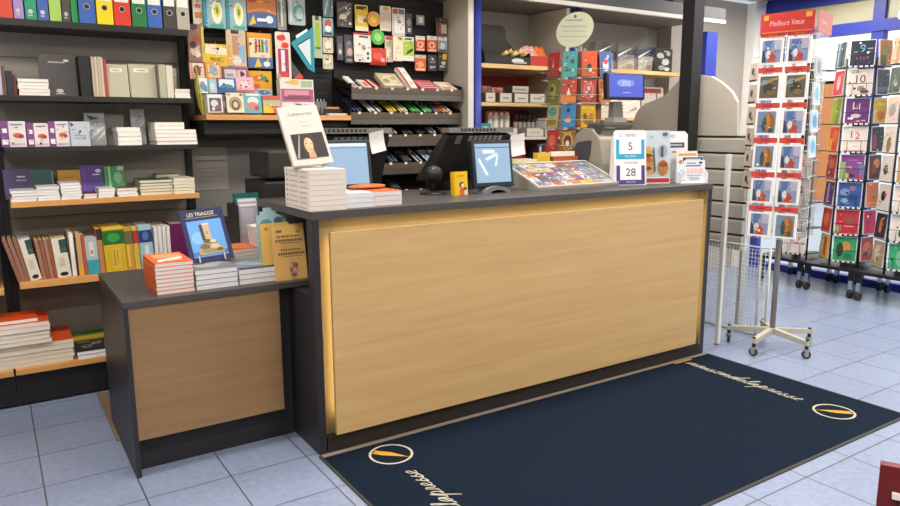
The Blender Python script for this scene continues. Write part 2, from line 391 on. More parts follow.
ORD = ['lowest', 'second lowest', 'third lowest', 'fourth lowest', 'fifth lowest', 'sixth lowest', 'seventh lowest', 'eighth lowest']
rnd = random.Random(5)
def flat_book(name, label, cat, w, d, t_, loc, rz, cover, page, spine, group=None, topart=None, spineart=None, parts=True):
    """a book lying flat: cover boards with a spine, paper block inside. spine on L(eft), F(ront) or none"""
    e = 0.0012; mc = m(cover, .45); mp = m(page, .8) 
    b = B()
    b.box(-w/2, w/2, -d/2, d/2, 0, e, mc); b.box(-w/2, w/2, -d/2, d/2, t_-e, t_-0.0002, mc)
    if spine == 'L': b.box(-w/2, -w/2+e, -d/2, d/2, e, t_-e, mc)
    if spine == 'F': b.box(-w/2, w/2, -d/2, -d/2+e, e, t_-e, mc)
    if topart:
        b.art(-w/2, w/2, -d/2, d/2, 0, topart, Matrix.Translation((0, 0, t_-.0002)) @ Matrix.Rotation(R(-90), 4, 'X'))
    if spineart and spine == 'L':
        b.art(-d/2, d/2, 0, t_, 0, spineart, Matrix.Translation((-w/2, 0, 0)) @ Matrix.Rotation(R(-90), 4, 'Z'))
    if spineart and spine == 'F': b.art(-w/2, w/2, 0, t_, -d/2, spineart)
    if parts:
        t = thing(name, label, cat, loc, (0, 0, rz), group); b.build('cover', t)
        B().box(-w/2+.002, w/2-.001, -d/2+.001, d/2-.002, e, t_-e, mp).build('page_block', t)
        return t
    b.box(-w/2+.002, w/2-.001, -d/2+.0015, d/2-.002, e, t_-e, mp)
    return tag(b.build(name, None, loc, (0, 0, rz)), label, cat, group)
def stack(n, w, d, t_, x, y, z, name, desc, where, cover, page='#e9e4dc', spine='L', group=None, cat='book', jit=.003, rz=0, topart=None, spineart=None, parts=True):
    g = group or (desc+' '+where)
    for k in range(n):
        o = (ORD[k] if k < n-1 else 'topmost') if n > 1 else 'single'
        pos = (o+' in the stack ') if n > 1 else ''
        cov = cover[k % len(cover)] if isinstance(cover, (list, tuple)) else cover
        flat_book(name, desc+', '+pos+where, cat, w, d, t_-.0004, (x+rnd.uniform(-jit, jit), y+rnd.uniform(-jit, jit), z+k*t_), rz+rnd.uniform(-.008, .008), cov, page, spine, g if n > 1 else group, topart if k == n-1 else None, spineart, parts)
def up_book(name, label, cat, x0, x1, z0, z1, y, depth, cover, page='#e6dfd2', lean=0, group=None, art=None):
    """a book standing spine outward"""
    w, h = x1-x0, z1-z0; e = min(.0025, w*.12); mc = m(cover, .45)
    t = thing(name, label, cat, ((x0+x1)/2, y, z0), (0, R(lean), 0), group)
    b = B(); b.box(-w/2, -w/2+e, 0, depth, 0, h, mc); b.box(w/2-e, w/2, 0, depth, 0, h, mc); b.box(-w/2+e, w/2-e, 0, e, 0, h, mc)
    if art: b.art(-w/2, w/2, 0, h, 0, art)
    b.build('cover', t)
    B().box(-w/2+e, w/2-e, e, depth-.003, .002, h-.003, m(page, .8)).build('page_block', t)
    return t
def rart(seed, cols, head=True):
    """a printed front: header band, picture blobs, lines of small print as bars"""
    r = random.Random(seed); it = []
    if head: it.append(('r', 0, .8, 1, 1, cols[0]))
    if head: it.append(('r', .12, .86, .12+r.uniform(.4, .75), .93, cols[-1]))
    for k in range(r.randint(3, 5)):
        it.append(('e', r.uniform(.2, .8), r.uniform(.18, .62), r.uniform(.1, .26), r.uniform(.07, .18), r.choice(cols)))
    for k in range(r.randint(1, 3)):
        a = r.uniform(.05, .3); z = r.uniform(.03, .7); it.append(('r', a, z, a+r.uniform(.3, .6), z+r.uniform(.03, .08), r.choice(cols)))
    return it
FINE = ('pack', 'display stand', 'scissors', 'compass', 'craft_kit', 'box', 'sticker_book')
def fine(art, w, h, seed):
    """small print: little bars and dots in the print's own colours"""
    r = random.Random(seed); cols = [it[-1] if it[0] in 'rep' and isinstance(it[-1], str) else '#e6e2da' for it in art]+['#e3dfd8', '#2f2c2c', '#8a8580']
    out = []
    for k in range(9):
        u, v = r.uniform(.08, .8), r.uniform(.06, .9)
        if r.random() < .55: out.append(('r', u, v, min(.95, u+r.uniform(.06, .22)), v+r.uniform(.012, .035), r.choice(cols)))
        else: q = r.uniform(.02, .06); out.append(('e', min(.9, u), v, q, q*w/h, r.choice(cols)))
    return out
def front(name, label, cat, x0, x1, z0, z1, y, d, base, art=None, tilt=0, kind='box', group=None, side=None, rz=0, rough=.4, roll=0):
    """something standing or hanging with its printed front towards the room (-y). tilt leans the top back"""
    w, h = x1-x0, z1-z0; b = B(); mt = m(base, rough) if isinstance(base, str) else base
    if kind == 'bag':     # pillow pack: flat at top and bottom seam, bulging between
        nx, nz = 8, 10; yf = []
        i = b.mi(mt); grid = {}
        for s_ in (0, 1):
            for a in range(nx+1):
                for c in range(nz+1):
                    u, v = a/nx, c/nz
                    blg = d/2*(max(0, math.sin(math.pi*u))**.5)*(max(0, math.sin(math.pi*min(1, v/.86)))**.5)
                    grid[s_, a, c] = b.bm.verts.new((-w/2+w*u, d/2+(-blg if s_ == 0 else blg*.3)-.0005*(1-s_), h*v))
        for s_ in (0, 1):
            for a in range(nx):
                for c in range(nz):
                    q = [grid[s_, a, c], grid[s_, a+1, c], grid[s_, a+1, c+1], grid[s_, a, c+1]]
                    f = b.bm.faces.new(q if s_ == 0 else q[::-1]); f.material_index = i; f.smooth = True
        yf = d/2-.001
        if art:
            # print follows the bulge: colour faces of the front grid
            for it in art:
                if it[0] not in 're': continue
                for a in range(nx):
                    for c in range(nz):
                        u, v = (a+.5)/nx, (c+.5)/nz
                        hit = (it[1] <= u <= it[3] and it[2] <= v <= it[4]) if it[0] == 'r' else (((u-it[1])/it[3])**2+((v-it[2])/it[4])**2 <= 1)
                        if hit:
                            for f in grid[0, a, c].link_faces:
                                if grid[0, a+1, c+1] in f.verts: f.material_index = b.mi(it[5])
            art = None
    elif kind == 'card':  # thin backing card with a euro hole tab and a clear blister
        rr = min(w, h)*.07
        pts = [(-w/2+rr, 0), (w/2-rr, 0), (w/2, rr), (w/2, h-rr), (w/2-rr, h), (-w/2+rr, h), (-w/2, h-rr), (-w/2, rr)]
        b.prism(pts, 1, 0, .002, mt); yf = 0
        b.art(-w/2, w/2, 0, h, 0, [('r', .38, .93, .62, .95, '#222222')])
    else:
        b.box(-w/2, w/2, 0, d, 0, h, mt); yf = 0
        if side: b.box(-w/2-.0005, -w/2, .001, d-.001, 0.001, h-.001, side)
    if art: b.art(-w/2, w/2, 0, h, yf, art + (fine(art, w, h, label) if cat in FINE else []))
    o = b.build(name, None, ((x0+x1)/2, y, z0), (R(-tilt), R(roll), R(rz)))
    return tag(o, label, cat, group)

# ---- top shelf: folders and lever arch files
zt = 1.961
for (a, c, col, nm) in ((3, 15, '#d9472f', 'red'), (16, 25, '#a98bc6', 'lilac'), (26.5, 37, '#1f9c70', 'sea green'), (38, 48, '#4660ad', 'dusty blue'), (49, 60, '#a9cf63', 'lime green'), (61, 69, '#4d4742', 'charcoal'), (70, 76, '#1f9a45', 'narrow bright green')):
    x0 = -0.983+(a-3)*.00470; x1 = -0.983+(c-3)*.00470
    up_book('clipfile', nm+' ring folder on the top shelf above the ledgers', 'folder', x0, x1, zt, zt+.31, 1.45, .25, col, art=[('e', .45, .13, .22, .035, '#cfc9c4'), ('r', .25, .06, .6, .08, '#cfc9c4')] if nm not in ('red', 'narrow bright green', 'lime green') else None, group=None)
def lever_file(x, w, col, label, lab):
    t = thing('lever_arch_file', label, 'folder', (x+w/2, 1.435, zt))
    b = B(); h, d, e = .318, .285, .003
    b.box(-w/2, -w/2+e, 0, d, 0, h, col); b.box(w/2-e, w/2, 0, d, 0, h, col); b.box(-w/2+e, w/2-e, 0, e, 0, h, col); b.build('cover', t)
    b = B(); Mf = Matrix(((1, 0, 0, 0), (0, 0, -1, -.0014), (0, 1, 0, .083), (0, 0, 0, 1)))
    b.ring(Mf, 0, 0, .0155, .0155, .0035, m('#b9b6b0', .4), 24); Mf[1][3] = -.0004; b.ell(Mf, 0, 0, .0118, .0118, '#17140f', 20); b.build('finger_ring', t)
    b = B(); b.art(-w/2, w/2, 0, h, 0, [('r', .08, .37, .92, .93, lab)]); b.build('spine_label', t)
    B().box(-w/2+.006, w/2-.012, .01, d-.01, .004, h-.012, PAGE).build('page_block', t)
for (a, c, col, nm) in ((77, 93, '#3c63b4', 'blue lever arch file beside the narrow green folder'), (94.5, 111, '#f2d500', 'yellow lever arch file'), (112, 129, '#d93a2b', 'red lever arch file between yellow and green ones'), (130.5, 146, '#23793f', 'green lever arch file'), (147, 162.5, '#3b62b3', 'blue lever arch file between green and black ones'), (164, 178, '#423d39', 'black lever arch file'), (179, 193, '#aba69b', 'grey lever arch file at the right end of the top shelf')):
    lever_file(-0.983+(a-3)*.00470, (c-a)*.00470, m(col, .45), nm, '#e8e6e0' if a > 90 else '#e8e6e0')

# ---- ledger shelf (top 1.592)
z5 = 1.593
def span(a, c): return -1.02+(a+.0)*.00475, -1.02+(c+.0)*.00475
x0, x1 = span(0, 3.5); up_book('notebook', 'thin white notebook with purple edge at the left end of the ledger shelf', 'notebook', x0, x1, z5, z5+.155, 1.47, .2, '#c9c0cf')
x0, x1 = span(4, 7); up_book('notebook', 'thin brown notebook standing at the left of the ledger shelf', 'notebook', x0, x1, z5, z5+.14, 1.46, .18, '#6a5244')
x0, x1 = span(7.5, 13); up_book('notebook', 'dark navy notebook standing left of the white pad stack', 'notebook', x0, x1, z5, z5+.118, 1.45, .18, '#302d3c')
x0, x1 = span(13.3, 16); up_book('notebook', 'wine red thin notebook standing against the white pad stack', 'notebook', x0, x1, z5, z5+.10, 1.45, .17, '#5c3038')
x0, x1 = span(17, 46)
stack(5, x1-x0, .2, .0165, (x0+x1)/2, 1.55, z5, 'writing_pad', 'white writing pad', 'before the black ledger', '#e8dfd6', spine=None, cat='notepad', parts=False)
x0, x1 = span(39, 75)
front('ledger', 'big black ledger facing out on the second shelf', 'ledger', x0, x1, z5, z5+.215, 1.50, .02, '#3a3634', [('r', .25, .80, .7, .83, '#b9a893'), ('e', .74, .86, .08, .03, '#cfcac2'), ('e', .5, .13, .1, .05, '#b0aaa4'), ('r', .38, .05, .62, .07, '#b0aaa4')], tilt=8)
x0, x1 = span(77, 88); up_book('ledger', 'black bound ledger with rounded spine beside the facing black ledger', 'ledger', x0, x1, z5, z5+.208, 1.47, .2, '#232120')
for k, (a, c, col) in enumerate(((89, 91.7, '#b9ab95'), (92, 94.7, '#c7b9a2'), (95, 97.7, '#bcae98'), (98, 100.5, '#c9bca6'))):
    x0, x1 = span(a, c); up_book('register', ['first', 'second', 'third', 'fourth'][k]+' thin beige register to the right of the black ledgers', 'register', x0, x1, z5, z5+.205, 1.46, .2, col)
x0, x1 = span(100.8, 103.6); up_book('register', 'thin red edged register left of the cream record books', 'register', x0, x1, z5, z5+.195, 1.46, .2, '#b0442f')
for k, (a, c, h) in enumerate(((104.5, 127, .175), (128, 157, .18))):
    x0, x1 = span(a, c)
    front('record_book', 'cream record book with a white title label, '+['left', 'right'][k]+' of the two facing out', 'register', x0, x1, z5, z5+h, 1.49, .035, '#b9b59c', [('r', .18, .76, .74, .88, '#dedccf'), ('r', .3, .80, .62, .83, '#9a978a'), ('r', .02, 0, .05, 1, '#a5a088')], tilt=6)
x0, x1 = span(158.5, 166); up_book('record_book', 'pale green record book standing spine out', 'register', x0, x1, z5, z5+.178, 1.45, .2, '#aeb097')
x0, x1 = span(166.5, 173.5); up_book('record_book', 'cream record book standing spine out beside the white pads', 'register', x0, x1, z5, z5+.175, 1.45, .2, '#d3cdbb')
x0, x1 = span(174.5, 192)
stack(4, x1-x0, .2, .0125, (x0+x1)/2, 1.55, z5, 'writing_pad', 'cream writing pad', 'at the right end of the ledger shelf', '#ded6c9', spine=None, cat='notepad', parts=False)
front('record_book', 'cream pad leaning behind the cream pad stack at the shelf end', 'register', x0, x1-.02, z5, z5+.178, 1.66, .02, '#c4bda9', [('r', .1, .7, .9, .74, '#a39c8b')], tilt=4)

# ---- index card shelf (top 1.336)
z4 = 1.337
for k, (a, c, h) in enumerate(((1, 24, .128), (25, 45, .118), (45.5, 64.5, .128))):
    x0 = -1.04+a*.00478; x1 = -1.04+c*.00478
    front('envelope_box', 'white and purple box of envelopes with a red flower print, '+['left', 'middle', 'right'][k]+' of three', 'box', x0, x1, z4, z4+h, 1.46, .10, '#e4dad6',
          [('r', 0, 0, .33, 1, '#7d4a86'), ('r', .05, .1, .28, .3, '#efe7ea'), ('r', .08, .55, .26, .72, '#efe7ea'), ('r', .42, .84, .9, .9, '#8b8a93'), ('e', .68, .45, .2, .1, '#c9683f'), ('e', .8, .42, .12, .08, '#a93f35'), ('r', .4, .08, .95, .14, '#cbbac4')], side='#6d3f78')
x0, x1 = -1.04+65*.00478, -1.04+86*.00478
front('envelope_pack', 'pale blue paper pack with a dark blue bird mark', 'pack', x0, x1, z4, z4+.128, 1.46, .04, '#b9bec4', [('p', [(.05, .95), (.3, .9), (.12, .78)], '#2c4a70'), ('r', .2, .4, .8, .44, '#8c98a6'), ('r', .2, .3, .7, .34, '#8c98a6'), ('r', 0, 0, .05, 1, '#5e87ab'), ('r', .95, 0, 1, .6, '#5e87ab')], tilt=6)
x0, x1 = -1.04+83*.00478, -1.04+104*.00478
front('envelope_pack', 'tall silvery wrapped paper pack behind the pale blue one', 'pack', x0, x1, z4, z4+.185, 1.56, .05, '#a3a5a6', [('r', 0, .93, 1, 1, '#38424c'), ('p', [(.1, .9), (.75, .78), (.3, .74)], '#2a3846'), ('p', [(.1, .1), (.9, .5), (.9, .56), (.1, .2)], '#cfd0cf'), ('p', [(.4, .05), (.95, .35), (.95, .42)], '#dedfdd')], tilt=5)
x0, x1 = -1.04+105*.00478, -1.04+126*.00478
front('envelope_pack', 'dull grey wrapped pack standing at the back of the envelope shelf', 'pack', x0, x1, z4, z4+.17, 1.63, .05, '#7f7d78', tilt=4)
x0, x1 = -1.04+112*.00478, -1.04+137*.00478
stack(4, x1-x0, .2, .0245, (x0+x1)/2, 1.54, z4, 'envelope_bundle', 'white bundle of envelopes', 'in the middle of the envelope shelf', '#d9d6d0', spine=None, cat='envelopes', parts=False)
x0, x1 = -1.04+128*.00478, -1.04+150*.00478
front('envelope_pack', 'tall clear wrapped pack of white envelopes beside the envelope bundles', 'pack', x0+.03, x1, z4, z4+.20, 1.645, .05, '#c5c6c5', [('p', [(.1, .2), (.9, .6), (.9, .66), (.1, .3)], '#e6e6e4'), ('p', [(.2, .5), (.8, .8), (.6, .82)], '#a5a6a6')], tilt=4)
x0, x1 = -1.04+153*.00478, -1.04+199*.00478
stack(4, x1-x0, .22, .021, (x0+x1)/2, 1.55, z4, 'envelope_bundle', 'long white envelope bundle', 'at the envelope shelf end', '#ded8d8', spine=None, cat='envelopes', parts=False)
stack(2, x1-x0-.06, .2, .02, (x0+x1)/2-.03, 1.56, z4+.0842, 'envelope_bundle', 'short white envelope bundle', 'set on the long envelope stack', '#e8e3e3', spine=None, cat='envelopes', parts=False)

# ---- notebook shelf (top 1.062)
z3 = 1.063
def s3(a, c): return -1.03+(a-10)*.00483, -1.03+(c-10)*.00483
for (a, c, h, col, nm, ar) in ((7.5, 33, .158, '#46386a', 'dark purple notebook with a white title, first of the notebook row', [('r', .5, .72, .8, .77, '#cfcbd9'), ('r', .45, .6, .85, .65, '#a49fba')]),
        (33, 55, .152, '#1f5654', 'dark teal notebook second of the notebook row', [('r', .94, .05, 1, .95, '#9a936a')]),
        (58, 82, .145, '#c9951f', 'golden yellow notebook with black edge in the notebook row', [('r', 0, 0, .06, 1, '#2f2a22'), ('r', .2, .5, .7, .54, '#e3c36a'), ('r', .2, .7, .7, .74, '#a57513')]),
        (82, 107, .17, '#5b3d90', 'violet notebook with white marks beside the green one', [('e', .75, .8, .12, .06, '#d8d2e3'), ('r', .5, .66, .8, .7, '#d8d2e3'), ('r', .1, .2, .2, .9, '#6b4ca3')]),
        (105, 128, .158, '#3f9a5d', 'bright green patterned notebook at the right of the notebook row', [('r', .28, 0, .36, 1, '#b8dcb0'), ('e', .7, .6, .2, .2, '#8cc894'), ('e', .6, .25, .25, .12, '#2f8650'), ('r', .7, .85, 1, 1, '#a9d6a4')])):
    x0, x1 = s3(a, c); front('notebook', nm, 'notebook', x0, x1, z3, z3+h, 1.60, .015, col, ar, tilt=12)
for (a, c, n, th, cov, nm, wh) in ((11.5, 36, 4, .0145, ['#d9d5d6', '#c9c9cf'], 'white edged notebook', 'before the dark purple notebook'), (34.5, 57, 5, .0145, ['#cfd3d6', '#dddbdb'], 'white edged notebook', 'before the dark teal notebook'), (57.5, 78, 6, .0145, ['#dcdadb', '#c5c4c8'], 'white edged notebook', 'before the golden yellow notebook'),
        (79, 93, 2, .013, ['#d8d4d3', '#702b3d'], 'notebook with wine red top', 'left of centre on the notebook shelf'), (94, 111.5, 3, .0165, ['#d5d3d4', '#dedcdc'], 'pale grey notebook', 'before the violet notebook'), (113, 135, 3, .0155, ['#e6e1de', '#e2dedb', '#8c4038'], 'white notebook with brown red top cover', 'before the green notebook')):
    x0, x1 = s3(a, c); stack(n, x1-x0-.004, .16, th, (x0+x1)/2, 1.50, z3, 'notebook', nm, wh, cov, '#e4e1de', None, cat='notebook', parts=False)
x0, x1 = s3(138, 174); stack(5, x1-x0, .21, .0165, (x0+x1)/2, 1.55, z3, 'account_book', 'cream and dark green account book', 'near the shelf end', ['#b9b59f', '#35533f', '#b9b59f', '#5b6b57', '#2f5a43'], '#d8d0bb', None, cat='book', parts=False)
x0, x1 = s3(174, 198); stack(5, x1-x0, .21, .0175, (x0+x1)/2, 1.53, z3, 'account_book', 'cream account book', 'at the right end of the notebook shelf', ['#d9cfb9', '#d3c8b0'], '#e2d9c5', None, cat='book', parts=False)
x0, x1 = s3(163, 190); stack(2, x1-x0, .08, .05, (x0+x1)/2, 1.68, z3, 'account_book', 'dark red bound account book', 'behind the cream account books', ['#b3a98f', '#7c2b2b'], '#cfc5ae', None, cat='book', parts=False)

# ---- book shelf (top .65): dictionaries and readers
z2 = 0.651
yb = 1.44
def bk(a, c, zt_, lean, cov, page, nm, ar=None, y=yb, d=.23, cat='book'):
    x0 = -1.00+(a-28)*.00503; x1 = -1.00+(c-28)*.00503
    up_book('school_book', nm, cat, x0, x1, z2, zt_, y, d, cov, page, lean, None, ar)
SP = [('r', .5, .62, 1, .96, '#2d4a42'), ('r', .6, .66, .95, .75, '#3c6a58'), ('e', .5, .09, .3, .05, '#20211f'), ('r', .3, .3, .7, .5, '#c9bfa4')]
bk(22, 25.5, .875, -13, '#8c5f4f', '#b49a84', 'tan brown paperback leaning at the left end of the book shelf')
bk(25.7, 29.3, .875, -12, '#93695a', '#b49a84', 'second tan brown paperback leaning left on the book shelf')
bk(29.5, 33, .87, -11, '#8b604f', '#b49a84', 'third tan brown paperback leaning left beside the white spined reader')
bk(33.3, 43.5, .875, -10, '#d9d2c0', '#a8b8b4', 'thick white spined reader with dark green top block, left one', SP)
bk(44, 47.5, .86, -6, '#a06f5a', '#c7b684', 'brown paperback right of the left white spined reader')
bk(47.8, 51, .86, -5.5, '#8c5d4c', '#c7b684', 'reddish brown paperback, second between the two white spined readers')
bk(51.3, 54.4, .86, -5, '#a5785f', '#c7b684', 'light brown paperback, third between the two white spined readers')
bk(54.7, 57.6, .86, -5, '#945442', '#c7b684', 'brick red paperback left of the right white spined reader')
bk(58, 71, .862, -4.5, '#dbd4c2', '#c7b684', 'thick white spined reader with dark green top block, right one', SP)
bk(72, 76, .885, -1, '#e3ded4', '#d8d2c4', 'thin white paperback right of the right white spined reader', [('r', .2, .5, .8, .95, '#f0ece4')])
bk(76.3, 78, .86, -1, '#3a2b25', '#d8d2c4', 'thin dark brown paperback on the book shelf')
bk(78.3, 83, .88, -1, '#c79a6c', '#cdb692', 'tan paperback with yellow base left of the pale blue book', [('r', 0, 0, 1, .25, '#d8a83e')])
bk(83.4, 86.5, .87, -1, '#b0553f', '#cdb692', 'orange red thin paperback left of the pale blue book')
bk(87, 98.5, .848, -2, '#aebac0', '#ccd4d4', 'pale blue and turquoise book at the end of the lower shelf row', [('r', 0, 0, 1, .4, '#3f9cb2'), ('r', .3, .5, .7, .9, '#d9d6cc'), ('e', .5, .62, .12, .06, '#c28a4a')])
bk(99, 104, .895, -2, '#c0834f', '#d9bb5a', 'brown spined dictionary left of the thick yellow dictionary', [('r', 0, .75, 1, 1, '#3b2c2a')])
YD = [('r', 0, .62, 1, .93, '#1f6a34'), ('e', .5, .77, .3, .1, '#3f9a4c'), ('r', 0, .95, 1, 1, '#e3c33a'), ('r', .35, .08, .75, .55, '#dcbd4a'), ('r', .42, .15, .5, .5, '#b8902a'), ('r', .58, .2, .64, .5, '#b8902a')]
bk(104.5, 125.5, .90, -2, '#d3b02c', '#d3b54a', 'thick yellow dictionary with green band', YD, y=1.43)
bk(126, 134, .89, -2, '#c69a34', '#cbb05a', 'ochre yellow dictionary right of the green banded one', [('r', 0, .62, 1, .92, '#6b6a3a'), ('r', .2, .1, .5, .6, '#e0be63')], y=1.44)
bk(134.5, 140, .89, -2, '#d8b54a', '#d9cfa8', 'yellow dictionary with red and blue band', [('r', 0, .62, 1, .92, '#c23b2c'), ('r', 0, .62, .2, .92, '#2f3c70')], y=1.44)
bk(140.5, 154, .895, -2, '#9fc3d6', '#c8d3d2', 'thick light blue dictionary with navy band', [('r', 0, .62, 1, .9, '#2b3d75'), ('e', .5, .77, .25, .1, '#5872a8'), ('r', .35, .1, .65, .55, '#d8e3e6')], y=1.43)
for k in range(4):
    bk(154.8+k*4.4, 158.4+k*4.4, .885, 0, '#e6e2dc', '#e6e2dc', ['first', 'second', 'third', 'fourth'][k]+' thin white book between the blue dictionary and the purple one', y=1.42)
bk(172.6, 190, .895, 0, '#6b2055', '#a9889c', 'plum purple book standing right of the thin white books', y=1.42)

# ---- base deck
z1 = 0.206
def mag(n, th, x0, x1, y0, y1, z, nm, desc, wh, cov, page, art=None, cat='notepad'):
    stack(n, x1-x0, y1-y0, th, (x0+x1)/2, (y0+y1)/2, z, nm, desc, wh, cov, page, None, cat=cat, topart=art, parts=False, jit=.006)
mag(5, .0235, -1.40, -0.815, 1.40, 1.72, z1, 'drawing_pad', 'large drawing pad with orange cover', 'on the bottom deck', ['#d9cfbd', '#e3dacb', '#c9bda9', '#e0d7c6', '#c94a1c'], '#d9cfbd')
mag(5, .0235, -1.40, -0.915, 1.39, 1.66, z1+.1176, 'drawing_pad', 'smaller spiral drawing pad', 'set on the large drawing pads', ['#b9a58f', '#e9e2d6', '#d8cfc1', '#e9e3d8', '#cf4a1a'], '#e3dacb', [('r', .05, .62, .55, .8, '#5b2418'), ('r', .6, .64, .68, .76, '#e8ded2'), ('r', .75, .6, .85, .7, '#e8ded2')])
mag(1, .02, -1.40, -0.965, 1.40, 1.60, z1+.2352, 'drawing_pad', 'thin white edged pad lying on top of the orange drawing pads', 'of the bottom deck', '#d5521e', '#efe8dc')
mag(2, .02, -0.80, -0.60, 1.385, 1.62, z1, 'magazine', 'black doodled magazine', 'at the right of the bottom deck', ['#d9d7d6', '#262424'], '#e3e2e4', [('e', .3, .4, .12, .12, '#8f8a84'), ('e', .3, .4, .08, .08, '#262424'), ('e', .55, .6, .12, .1, '#9b968f'), ('e', .55, .6, .07, .06, '#262424'), ('p', [(.7, .3), (.74, .3), (.9, .8), (.86, .8)], '#a9a49b'), ('r', .1, .75, .4, .79, '#8f8a84')], 'magazine')
mag(3, .022, -0.81, -0.60, 1.63, 1.715, z1, 'exercise_book', 'green and yellow exercise book', 'behind the black magazines', ['#c9b02f', '#cda52a', '#2a8a2c'], '#d8b23a', [('e', .25, .55, .08, .1, '#a9cf9a'), ('r', 0, 0, 1, .1, '#e0c62f')], 'notebook')
# bay beyond the left edge: blue books
for k in range(3):
    up_book('school_book', ['blue book beyond the shelf gap at the left edge, right one', 'blue book at the left edge, middle one', 'blue book at the left edge, left one'][k], 'book', -1.152-k*.045, -1.11-k*.045, .631, .86, 1.45, .22, '#1f4a66')
stack(2, .12, .2, .012, -1.17, 1.52, .941, 'notepad', 'pale notepad', 'on the left edge shelf', '#cfd3d6', spine=None, cat='notepad', parts=False)

# ------------------------------------------------------------------ bay B: pegboard with school supplies
t = thing('pegboard_unit', 'black pegboard wall unit with beech shelf full of hanging supplies', 'shelving', (0.42, 1.84, 0))
b = B(); b.box(-.45, .43, -.17, -.15, 1.503, 2.30, PEG)
for k in range(22): b.box(-.45, .43, -.174, -.170, 1.53+k*.036, 1.554+k*.036, PEG)
b.build('pegboard', t)
B().box(-.45, .43, -.02, 0, .173, 1.355, m('#85827c', .6)).build('back_panel', t)
b = B(); b.box(-.46, .435, 1.40-1.84, -.035, 1.472, 1.502, EDGE); b.bev(.002); b.build('shelf', t)
B().box(-.46, .435, 1.46-1.84, -.035, 1.392, 1.471, BLACK).build('shelf_support', t)
B().box(-.45, .43, 1.395-1.84, -.0205, .012, .172, BLACK).build('plinth', t)
HOOKS = []
TB = t
# bay C: pegboard plus sloping pen trays
t = thing('pen_display', 'black pegboard and stepped pen tray display with metal fronts', 'display', (1.30, 1.84, 0)); TC = t
b = B(); b.box(-.438, .42, -.17, -.15, .5, 2.30, PEG)
for k in range(18): b.box(-.438, .42, -.174, -.170, 1.72+k*.032, 1.744+k*.032, PEG)
b.build('pegboard', t)
METF = noisy('brushed_bronze', '#463a2e', '#5c4d3d', 40, (1, 20, 20), .4, spec=.5)
METS = m('#6a6560', .35, .7)
TIERS = [(1.70, 0.44), (1.545, 0.42), (1.40, 0.40), (1.215, 0.40), (1.03, 0.40)]
for (z, fy) in TIERS:
    b = B(); b.hexa([(-.44, -fy, z-.045), (.40, -fy, z-.045), (.40, -.18, z-.005), (-.44, -.18, z-.005), (-.44, -fy, z-.037), (.40, -fy, z-.037), (.40, -.18, z+.003), (-.44, -.18, z+.003)], BLACK)
    for xx in (-.44, .394): b.prism([(-fy, z-.09), (-fy, z+.0), (-.18, z+.05), (-.18, z+.0)], 0, xx, xx+.006, BLACK)
    b.build('tray', t)
    b = B(); b.box(-.44, .40, -fy-.006, -fy, z-.06, z-.022, METF); b.box(-.44, .40, -fy-.003, -fy, z-.098, z-.0605, METS); b.build('tray_front', t)
    b = B()
    for q in range(7): b.box(-.39+q*.115, -.372+q*.115, -fy-.009, -fy-.0062, z-.033, z-.018, '#dcd8cf')
    b.build('price_tag', t)
# grey cheek between the pen display and the gift bay, blue posts
structure(B().box(1.722, 1.76, 1.36, 1.859, 0.0, 2.42, BEIGE).build('trim_2'))
structure(B().box(1.719, 1.763, 1.352, 1.3595, 0.0, 2.42, m('#d6d2ca', .5)).build('trim_3'))
structure(B().tube([(1.80, 1.36, 0), (1.80, 1.36, 2.42)], .028, BLUE, 20).build('trim_4'))
structure(B().box(2.64, 2.665, 1.40, 1.859, 0.0, 2.30, BEIGE).build('trim_5'))
structure(B().box(2.637, 2.668, 1.392, 1.3995, 0.0, 2.30, m('#d6d2ca', .5)).build('trim_6'))
structure(B().tube([(2.715, 1.37, 0), (2.715, 1.37, 2.30)], .04, BLUE, 20).build('trim_7'))
structure(B().box(4.02, 4.16, 1.20, 1.25, 0, 2.20, BLUE).build('trim_8'))
structure(B().box(4.17, 5.249, 1.70, 1.859, 0, CEIL, m('#a39d94', .6)).build('trim_9'))
# canopies over the bays
CANO = m('#8f877c', .6)
b = B(); b.box(-.05, 4.15, 1.16, 1.859, 2.305, 2.32, CANO); b.box(-.05, 4.15, 1.13, 1.16, 2.29, 2.38, m('#4b4b50', .5)); b.box(-.05, 4.15, 1.125, 1.16, 2.262, 2.2895, m('#d9d6cd', .5)); structure(b.build('trim_10'))
for (x, hw, lab) in ((3.35, .42, 'fluorescent tube lamp under the canopy above the cellophane bags'), (2.2, .40, 'unseen tube lamp added under the canopy to light the gift shelves'), (1.2, .5, 'unseen tube lamp added under the canopy to light the pen trays'), (.15, .5, 'unseen tube lamp added under the canopy to light the school supplies')):  # besides the cellophane bay's, these tubes are unseen and added to light the shelves
    yy = 1.20
    t = thing('canopy_lamp', lab, 'lamp', (x, yy, 2.305))
    B().box(-hw, hw, -.02, .02, -.012, 0, WHITE).build('housing', t); B().tube([(-hw+.02, 0, -.022), (hw-.02, 0, -.022)], .009, emit('#ffeed6', 14), 10).build('tube', t)

